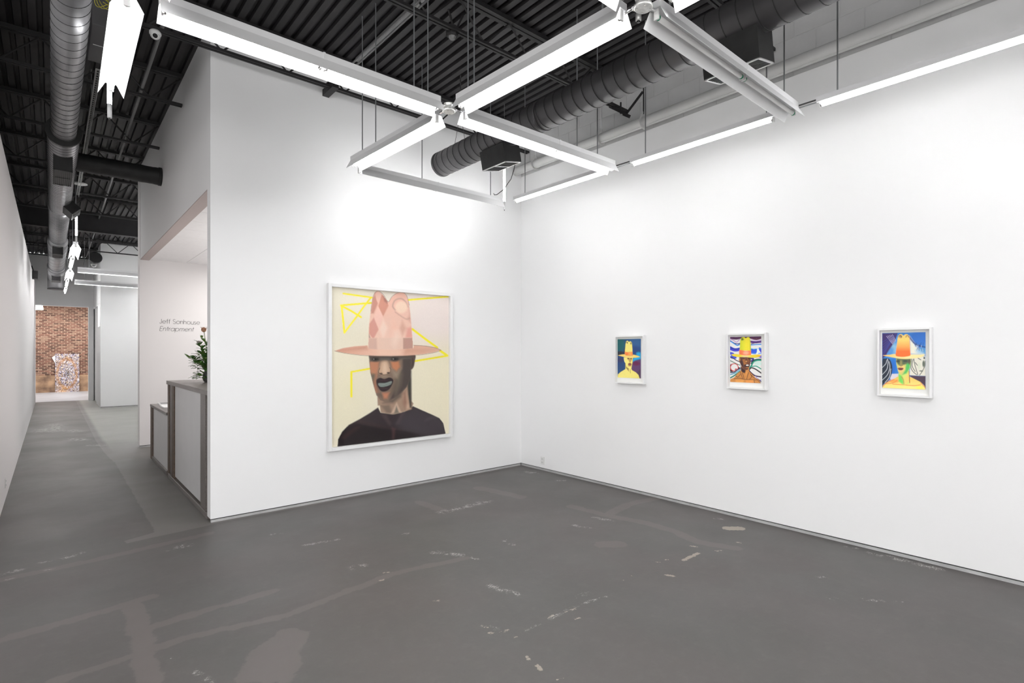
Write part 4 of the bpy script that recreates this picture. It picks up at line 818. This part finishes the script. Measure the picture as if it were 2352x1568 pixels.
# ================================================================== LETTERING on the text wall
def arc(cx, cy, rx, ry, a0, a1, n=14): return [(cx+rx*math.cos(math.radians(a0+(a1-a0)*i/n)), cy+ry*math.sin(math.radians(a0+(a1-a0)*i/n))) for i in range(n+1)]
XH = .66; R_ = XH/2
def arch(x, w_=.46): return [(x, 0), (x, XH)], [(x, XH-w_/2)] and arc(x+w_/2, XH-w_/2, w_/2, w_/2, 180, 0)+[(x+w_, 0)]
GL = {
 'J': ([[(.36, 1), (.36, .24)]+arc(.18, .22, .18, .22, 0, -170)], .52),
 'e': ([arc(R_, R_, R_, R_, 0, 318, 22), [(0, R_), (2*R_, R_)]], .80),
 'f': ([[(.12, 0), (.12, .82)]+arc(.28, .84, .16, .16, 180, 75, 8), [(0, XH), (.30, XH)]], .42),
 'S': ([arc(.26, .75, .22, .25, 35, 250, 14)+arc(.26, .25, .25, .25, 75, -150, 16)], .66),
 'o': ([arc(R_, R_, R_, R_, 0, 360, 26)], .80),
 'n': ([[(0, 0), (0, XH)], arc(.24, XH-.24, .24, .24, 180, 0)+[(.48, 0)]], .64),
 'h': ([[(0, 0), (0, 1.02)], arc(.24, XH-.24, .24, .24, 180, 0)+[(.48, 0)]], .64),
 'u': ([[(0, XH), (0, .24)]+arc(.24, .24, .24, .24, 180, 360)+[(.48, XH)], [(.48, XH), (.48, 0)]], .64),
 's': ([arc(.17, .49, .14, .17, 40, 250, 10)+arc(.17, .17, .17, .17, 75, -145, 12)], .48),
 'E': ([[(.44, 1), (0, 1), (0, 0), (.44, 0)], [(0, .53), (.42, .53)]], .62),
 't': ([[(.13, 0), (.13, .95)], [(0, XH), (.28, XH)]], .40),
 'r': ([[(0, 0), (0, XH)], arc(.2, XH-.2, .2, .2, 180, 70, 8)], .38),
 'a': ([arc(R_, R_, R_, R_, 0, 360, 26), [(2*R_, XH), (2*R_, 0)]], .84),
 'p': ([arc(R_, R_, R_, R_, 0, 360, 26), [(0, XH), (0, -.30)]], .84),
 'm': ([[(0, 0), (0, XH)], arc(.2, XH-.2, .2, .2, 180, 0)+[(.4, 0)], arc(.6, XH-.2, .2, .2, 180, 0)+[(.8, 0)]], .96),
 ' ': ([], .38)}
def text_line(s_, x, z, width, cap, slant, parent, y):
    adv = sum(GL[c][1] for c in s_)-.14; k = width/adv; mb = MB(); cx = 0; w_ = .062*cap
    for c in s_:
        for st in GL[c][0]:
            P = [((cx+px)*k+slant*pz*cap, pz*cap) for px, pz in st]
            for (xa, za), (xb, zb) in zip(P[:-1], P[1:]):
                mb.bar((x+xa, y-.0006, z+za), (x+xb, y-.0006, z+zb), .0012, w_, (0, 0, 1)) if abs(xb-xa) > 1e-6 else mb.box(x+xa-w_/2, x+xa+w_/2, y-.0012, y, z+min(za, zb), z+max(za, zb))
        cx += GL[c][1]
    return mb.build('lettering_line', 'ink', parent)
t = thing('wall_lettering', 'two lines of thin black lettering on the wall behind the desk', 'lettering', (1.24, 9.6, 1.74))
for s_, z, wd, sl in (('Jeff Sonhouse', 1.853, .535, 0), ('Entrapment', 1.741, .445, .2)):
    o = text_line(s_, 0, z-1.74, wd, .068, sl, t, -.0005)

# ================================================================== RECEPTION DESK
t = thing('reception_desk', 'tall reception counter with white panel between brown posts', 'desk', (XS, 5.12, 0))
def D(x0, x1, y0, y1, z0, z1, nm, m, bv=.002): return B(x0-XS, x1-XS, y0-5.12, y1-5.12, z0, z1).build(nm, m, t, bevel=bv)
D(1.0, 1.70, 5.12, 7.24, 1.05, 1.092, 'counter_top', 'stone')
D(1.012, 1.69, 7.13, 7.235, .0, 1.05, 'end_board', 'wood'); D(1.02, 1.05, 6.91, 7.13, .05, 1.05, 'front_post', 'stone'); D(1.004, 1.05, 6.78, 6.905, .045, 1.05, 'post_edge', 'wood')
D(1.018, 1.04, 5.41, 6.78, .065, 1.05, 'front_panel', 'panel'); D(1.004, 1.05, 5.215, 5.41, .045, 1.05, 'front_post', 'stone'); D(1.05, 1.07, 5.12, 5.215, .045, 1.05, 'recess', 'darkgap', 0)
D(1.0, 1.05, 5.12, 7.13, 0, .045, 'plinth', 'stone'); D(1.05, 1.68, 5.13, 7.12, .02, 1.04, 'carcass', 'wood', 0)
D(1.26, 1.66, 5.2, 6.35, 1.0921, 1.095, 'inset_tray', 'wood', 0)
t = thing('reception_desk', 'low reception counter holding leaflets, beside the tall counter', 'desk', (XS, 7.24, 0))
def D2(x0, x1, y0, y1, z0, z1, nm, m, bv=.002): return B(x0-XS, x1-XS, y0-7.24, y1-7.24, z0, z1).build(nm, m, t, bevel=bv)
D2(1.0, 1.55, 7.245, 8.58, .69, .722, 'counter_top', 'stone'); D2(1.004, 1.54, 8.40, 8.575, 0, .69, 'end_board', 'wood'); D2(1.018, 1.04, 7.245, 8.40, .05, .69, 'front_panel', 'panel'); D2(1.0, 1.05, 7.245, 8.40, 0, .05, 'plinth', 'stone'); D2(1.05, 1.53, 7.25, 8.39, .01, .68, 'carcass', 'wood', 0)
# leaflets
def leaflet(label, x, y, rz, w_, l_, n, m, cover=None):
    t = thing('leaflet_stack', label, 'leaflets', (x, y, .7225), rz, 'leaflets on the low counter')
    for k in range(n): B(-w_/2+random.uniform(-.003, .003), w_/2, -l_/2, l_/2+random.uniform(-.003, .003), k*.005, k*.005+.0045).build('leaflet', m, t)
    if cover: B(-w_/2+.02, w_/2-.02, -l_/2+.03, l_/2-.03, n*.005, n*.005+.0005).build('printed_cover', cover, t)
leaflet('white leaflet stack nearest the low counter front corner', 1.13, 7.92, .05, .16, .24, 3, 'paper'); leaflet('white leaflet stack in the middle of the low counter', 1.15, 8.18, .02, .16, .18, 2, 'paper'); leaflet('leaflet stack with dark cover at the far end of the low counter', 1.16, 8.42, 0, .17, .19, 3, 'paper', 'paper_d')
# plant
def leaf(mb, p, d, L, W):
    d = Vector(d).normalized(); u = Vector((0, 0, 1)) if abs(d.z) < .9 else Vector((1, 0, 0)); s_ = d.cross(u).normalized(); nrm = s_.cross(d); p = Vector(p)
    prof = ((0, 0, 0), (.25, .8, .05), (.55, 1, .08), (.85, .5, .02), (1, 0, -.06)); vs = []; 
    for t_, w_, h in prof:
        c = p+d*L*t_+nrm*L*h
        if w_ == 0: vs.append(c)
        else: vs += [c-s_*W*w_/2, c+nrm*W*.08*-1, c+s_*W*w_/2]
    mb.add(vs, [(0, 1, 2), (0, 2, 3), (1, 4, 5, 2), (2, 5, 6, 3), (4, 7, 8, 5), (5, 8, 9, 6), (7, 10, 8), (8, 10, 9)])
rnd = random.Random(11)
t = thing('flower_arrangement', 'green leafy arrangement with a few dried flower heads on the tall counter', 'plant', (1.30, 6.55, 1.095))
MB().lathe([(.045, 0), (.06, .02), (.062, .08), (.045, .12), (.05, .14), (.044, .14), (.04, .11)], n=28).build('vase', 'vase', t, smooth=True)
stems = [((0, .0, .1), (-.05, .01, .56), 1), ((.02, 0, .1), (.06, .0, .50), 0), ((-.01, 0, .1), (-.19, .03, .26), 0), ((0, 0, .1), (-.10, 0, .42), 2), ((.01, 0, .1), (.0, -.05, .40), 0), ((0, 0, .1), (-.14, .0, .20), 0), ((0, .02, .1), (.10, .05, .38), 0), ((0, 0, .1), (-.08, -.04, .30), 0), ((0, 0, .1), (.05, -.06, .28), 0), ((0, 0, .1), (.13, 0, .24), 0)]
l1 = MB(); l2 = MB()
for i, (a, b, kind) in enumerate(stems):
    a = Vector(a); b = Vector(b); mid = (a+b)/2+Vector((0, 0, .04)); pts = [a, a.lerp(mid, .6), mid, mid.lerp(b, .5), b]
    MB().path(pts, .0035, 6).build('stem', 'stem', t, smooth=True)
    for k in range(22 if kind != 1 else 15):
        f_ = .15+.83*k/21; q = a.lerp(b, f_)+Vector((0, 0, .04*math.sin(PI*f_))); an = k*2.4+i
        dv = Vector((math.cos(an), math.sin(an), .35+.5*rnd.random())); leaf(l1 if (i+k) % 3 else l2, q, dv, .05+.035*rnd.random(), .030+.014*rnd.random())
for k in range(240):
    a = rnd.random()*2*PI; h = .02+rnd.random()*.30; r = .03+rnd.random()*(.11-.12*abs(h-.15)); leaf(l1 if k % 3 else l2, (r*math.cos(a), r*math.sin(a), h), (math.cos(a), math.sin(a), rnd.random()-.3), .05+.03*rnd.random(), .032+.014*rnd.random())
o = l1.build('foliage', 'leaf', t); o['kind'] = 'stuff'; o = l2.build('light_foliage', 'leaf2', t); o['kind'] = 'stuff'
for p, m_, r in (((-.05, .01, .565), 'petal', .026), ((-.10, 0, .425), 'petal_g', .020), ((-.075, -.02, .49), 'leaf2', .014)):
    f_ = MB().lathe([(.25*r, -r), (.8*r, -.6*r), (r, 0), (.75*r, .7*r), (.3*r, 1.05*r)], c=p, n=14)
    for k in range(12):
        a = k*PI/6; leaf(f_, (p[0]+.7*r*math.cos(a), p[1]+.7*r*math.sin(a), p[2]-.3*r), (.35*math.cos(a), .35*math.sin(a), 1), 1.7*r, .5*r)
    f_.build('flower_head', m_, t)

# ================================================================== SMALL THINGS
def outlet(label, loc, rz):
    t = thing('wall_outlet', label, 'outlet', loc, rz, 'wall outlets')
    B(-.032, .032, -.006, 0, -.045, .045).build('cover_plate', 'plastic', t, bevel=.002)
    for z in (-.02, .02):
        q = B(-.017, .017, -.008, -.006, z-.014, z+.014).build('socket_face', 'plastic', t, bevel=.001)
        B(-.008, -.005, -.0085, -.008, z-.006, z+.006).box(.005, .008, -.0085, -.008, z-.006, z+.006).build('slot', 'gap', q)
outlet('white double outlet low on the right wall beside the room corner', (XR, 4.60, .118), -H90)
outlet('white outlet low on the left corridor wall', (XL, 7.01, .17), H90)
def dome(label, loc, r, tilt):
    t = thing('dome_camera', label, 'camera', loc)
    MB().lathe([(r*.9, 0), (r*1.15, -.012), (r*1.15, -.028), (r*.95, -.034)], n=28).build('mount_ring', 'plastic', t, smooth=True)
    e = MB(); prof = [(r*math.cos(a), -.03-r*1.05*math.sin(a)) for a in [PI/2*i/8 for i in range(8)]]; e.lathe(prof, n=28)
    e.build('housing', 'plastic', t, smooth=True)
    d = Vector(tilt).normalized(); c = Vector((0, 0, -.03))
    MB().cyl(c+d*r*.7, c+d*r*1.06, r*.62, 24).build('bezel', 'plastic', t, smooth=True); MB().cyl(c+d*r*1.05, c+d*r*1.09, r*.48, 24).build('lens', 'lens', t, smooth=True)
    return t
dome('white dome camera with dark lens on the joist, under the long strip light', (.597, 4.84, 3.86), .034, (-.1, -.8, -.6))
dome('small white dome camera in front of the round black fan at the corridor end', (.82, 17.2, 3.66), .06, (-.2, -.9, -.3)); MB().cyl((0, .03, 0), (0, .03, DZ-3.66), .012, 8).build('mount_stem', 'steel', bpy.data.objects['dome_camera.001'])
t = thing('detector_disc', 'white round disc on a stem beside the grey duct', 'detector', (.30, 9.6, 3.77)); MB().lathe([(.03, .012), (.085, .008), (.088, 0), (.07, -.008), (.02, -.012)], n=28).build('disc', 'plastic', t, smooth=True); MB().cyl((0, 0, .01), (0, 0, DZ-3.77), .006, 8).build('stem', 'rod', t)
t = thing('wall_fan', 'round black caged fan high above the passage beyond the corridor lights', 'fan', (.84, 17.0, 3.79))
MB().cyl((0, -.02, 0), (0, .03, 0), .035, 16).build('hub', 'steel', t, smooth=True); cg = MB().lathe([(.13, -.04), (.14, 0), (.13, .04)], n=32).build('cage_shell', 'steel', t); cg.rotation_euler = (PI/2, 0, 0); MB().cyl((0, 0, .13), (0, 0, DZ-3.79), .01, 8).build('mount_rod', 'steel', t)
for k in range(5):
    a = 2*PI*k/5; MB().bar((.03*math.cos(a), -.02, .03*math.sin(a)), (.12*math.cos(a), -.03, .12*math.sin(a)), .04, .004, (0, 1, 0)).build('blade', 'steel', t)
t = thing('speaker_box', 'small black box on the left wall at the corridor end', 'box', (XL+.005, 16.3, 3.08)); B(0, .10, -.1, .1, 0, .18).build('case', 'duct_black', t, bevel=.005); MB().bar((.02, 0, .18), (-.01, 0, .3), .02, .02).build('bracket', 'steel', t)
t = thing('ceiling_unit', 'dark rectangular ceiling box right of the spiral duct, with loose cables', 'ventilation unit', (.215, 4.75, 3.72)); B(0, .26, 0, .62, 0, .3).build('casing', 'unit', t, bevel=.004); B(.02, .24, .31, .314, -.004, 0).build('seam', 'strip', t)
t = thing('yellow_cable', 'loose coils of yellow cable beside the top of the spiral duct', 'cable', (.26, 4.45, 3.74))
for j in range(3):
    MB().path([(.045*math.cos(a)+.01*j, .06*math.sin(a*1.0)+.03*j, .02*math.sin(a*2+j)+.02*j) for a in [2*PI*i/22*1.1 for i in range(23)]], .0025, 6).build('coil', 'yellow', t, smooth=True)
MB().path([(0, 0, 0), (.04, .05, .01), (.06, .12, .0), (.09, .14, .05), (.10, .05, .1), (.06, -.1, .2)], .0025, 6).build('tail', 'yellow', t, smooth=True)
t = thing('strut_rail', 'perforated grey strut rail running beside the grey spiral duct', 'rail', (.295, 5.6, 3.74))
B(-.018, -.014, 0, 4.7, 0, .03).box(.014, .018, 0, 4.7, 0, .03).box(-.018, .018, 0, 4.7, .027, .03).build('channel', 'strip', t); hb = MB()
for k in range(90): hb.box(-.006, .006, .03+k*.052, .06+k*.052, .0262, .027)
o = hb.build('slots', 'gap', t); o['kind'] = 'stuff'; MB().cyl((0, 1.0, .03), (0, 1.0, DZ-3.74), .005, 8).cyl((0, 3.8, .03), (0, 3.8, DZ-3.74), .005, 8).build('hanger_rod', 'rod', t)
t = thing('sprinkler_pipe', 'slim grey pipe running under the corridor roof deck', 'pipe', (.655, 5.2, 3.95)); MB().cyl((-.002, -.5, 0), (.05, 14.4, -.02), .0135, 16).build('pipe_run', 'gpipe', t, smooth=True)
for y in (1.0, 3.9, 6.9, 9.8):
    hl = MB().lathe([(.019, -.012), (.019, .012)], n=16).build('hanger_loop', 'steel', t); hl.rotation_euler = (PI/2, 0, 0); hl.location = (.0035*y, y, 0); MB().cyl((.0035*y, y, .02), (.0035*y, y, DZ-3.95), .004, 6).build('hanger_rod', 'steel', t)
t = thing('conduit_pair', 'pair of thin dark conduits crossing under the roof deck above the light hub', 'conduit', (2.03, 1.2, 3.93)); MB().cyl((-.02, 0, .0), (-.05, 3.45, 0), .008, 8).build('conduit', 'gpipe', t, smooth=True); MB().cyl((.02, 0, 0), (-.01, 3.4, 0), .008, 8).build('conduit', 'gpipe', t, smooth=True)
t = thing('roof_conduit', 'wide flat dark conduit along the roof deck right of the conduit pair', 'conduit', (2.16, .8, 4.12)); B(-.022, .022, 0, 3.9, 0, .03).build('trunking', 'gpipe', t)
t = thing('junction_box', 'small black junction box clamped to the joist above the hub', 'electrical box', (2.33, 3.40, 3.84)); MB().lathe([(.045, 0), (.048, .01), (.048, .07), (.03, .08)], n=8).build('box_body', 'steel', t); MB().bar((.0, -.02, .06), (-.07, -.05, .16), .012, .012).bar((.03, 0, .06), (.1, 0, .2), .012, .012).build('straps', 'steel', t); MB().lathe([(.02, -.02), (.03, 0)], n=8).build('knockout', 'gpipe', t)
t = thing('sensor', 'small grey sensor hanging from the roof deck below the near hub', 'sensor', (3.28, 2.37, 3.86)); MB().lathe([(.012, 0), (.022, .006), (.022, .05), (.012, .07), (.012, .31)], n=12).build('body', 'cast', t, smooth=True); MB().lathe([(.012, -.01), (.014, 0)], n=12).build('lens', 'lens', t)
# end room: collage panel, luminous strips
def collage():
    t = thing('collage_panel', 'large crumpled silver and ochre collage panel leaning on the brick wall', 'artwork', (.10, 24.62, .004))
    nx, ny = 60, 110; rg = np.random.RandomState(4); U, V = np.meshgrid(np.linspace(0, 1, nx), np.linspace(0, 1, ny))
    def vn(f, s):
        g = np.random.RandomState(s).rand(int(f)+3, int(f)+3); x = U*f; y = V*f*1.6 % (f+1); i = x.astype(int); j = np.minimum(y.astype(int), int(f)); a = x-i; b = y-j
        return (g[i, j]*(1-a)+g[i+1, j]*a)*(1-b)+(g[i, j+1]*(1-a)+g[i+1, j+1]*a)*b
    h = vn(14, 1)*.6+vn(30, 2)*.4; yy = -.05*h-.0*V; X = U*.66; Z = V*1.352
    P = np.stack([X, .06-.06*0+yy+.06*V*0-.03+V*.05, Z], -1).reshape(-1, 3)
    n1 = vn(24, 5); n2 = vn(12, 6); n3 = vn(34, 8); C = np.zeros((ny, nx, 3))
    pal = [np.array(lin(c)) for c in ((226, 222, 236), (168, 158, 180), (84, 70, 82), (206, 176, 140), (236, 232, 240), (140, 120, 120))]
    idx = np.clip((n1*.5+n3*.5-.22)/.56*6, 0, 5.99).astype(int)
    for k in range(6): C[idx == k] = pal[k]
    r = np.hypot((U-.48)/.40, (V-.48)/.38); ringm = np.exp(-((r-1)/.13)**2); C = C*(1-ringm[..., None]*.7)+np.array(lin((184, 130, 74)))*ringm[..., None]*.7
    dark = np.exp(-((U-.5)**2+(V-.5)**2)/.012); C *= (1-.55*dark[..., None]); warm = np.clip(1-V/.22, 0, 1)*np.clip(1-abs(U-.3)/.35, 0, 1); C = C*(1-warm[..., None]*.6)+np.array(lin((236, 176, 96)))*warm[..., None]*.6
    i = np.arange(ny-1)[:, None]*nx+np.arange(nx-1)[None]; i = i.ravel(); F = np.stack([i, i+1, i+nx+1, i+nx], 1)
    me = bpy.data.meshes.new('crumpled_sheet'); me.from_pydata(P.tolist(), [], F.tolist()); me.materials.append(M['collage'])
    ca = me.color_attributes.new('paint', 'FLOAT_COLOR', 'POINT'); ca.data.foreach_set('color', np.concatenate([C, np.ones((ny, nx, 1))], 2).astype(np.float32).ravel())
    o = bpy.data.objects.new('crumpled_sheet', me); COL.objects.link(o); o.parent = t
    MB().add([(0, .035, 0), (.66, .035, 0), (.66, .085, 1.35), (0, .085, 1.35), (0, .02, 0), (.66, .02, 0), (.66, .07, 1.35), (0, .07, 1.35)], [(0, 1, 2, 3), (7, 6, 5, 4), (0, 4, 5, 1), (1, 5, 6, 2), (2, 6, 7, 3), (3, 7, 4, 0)]).build('backing_board', 'paper', t)
    MB().add([(0, .06, 1.02), (-.09, .03, 1.22), (0, .05, 1.30), (0, .07, 1.02), (-.09, .04, 1.22), (0, .06, 1.30)], [(0, 1, 2), (5, 4, 3), (0, 3, 4, 1), (1, 4, 5, 2)]).build('loose_corner', 'paper', t)
collage()
for k, (y, z) in enumerate(((21.3, 2.80), (22.3, 2.80), (23.3, 2.80))):
    t = thing('ceiling_light', 'lit ceiling strip seen through the end doorway, %s' % ('nearest', 'middle', 'farthest')[k], 'light', (-.62, y, z), group='strips through the doorway'); B(0, .42, -.03, .03, 0, .03).build('diffuser', 'tube_on', t); B(0, .42, -.06, .06, .03, .07).build('housing', 'white_metal', t); MB().cyl((.2, 0, .07), (.2, 0, 3.3-z), .004, 6).build('suspension_rod', 'rod', t)
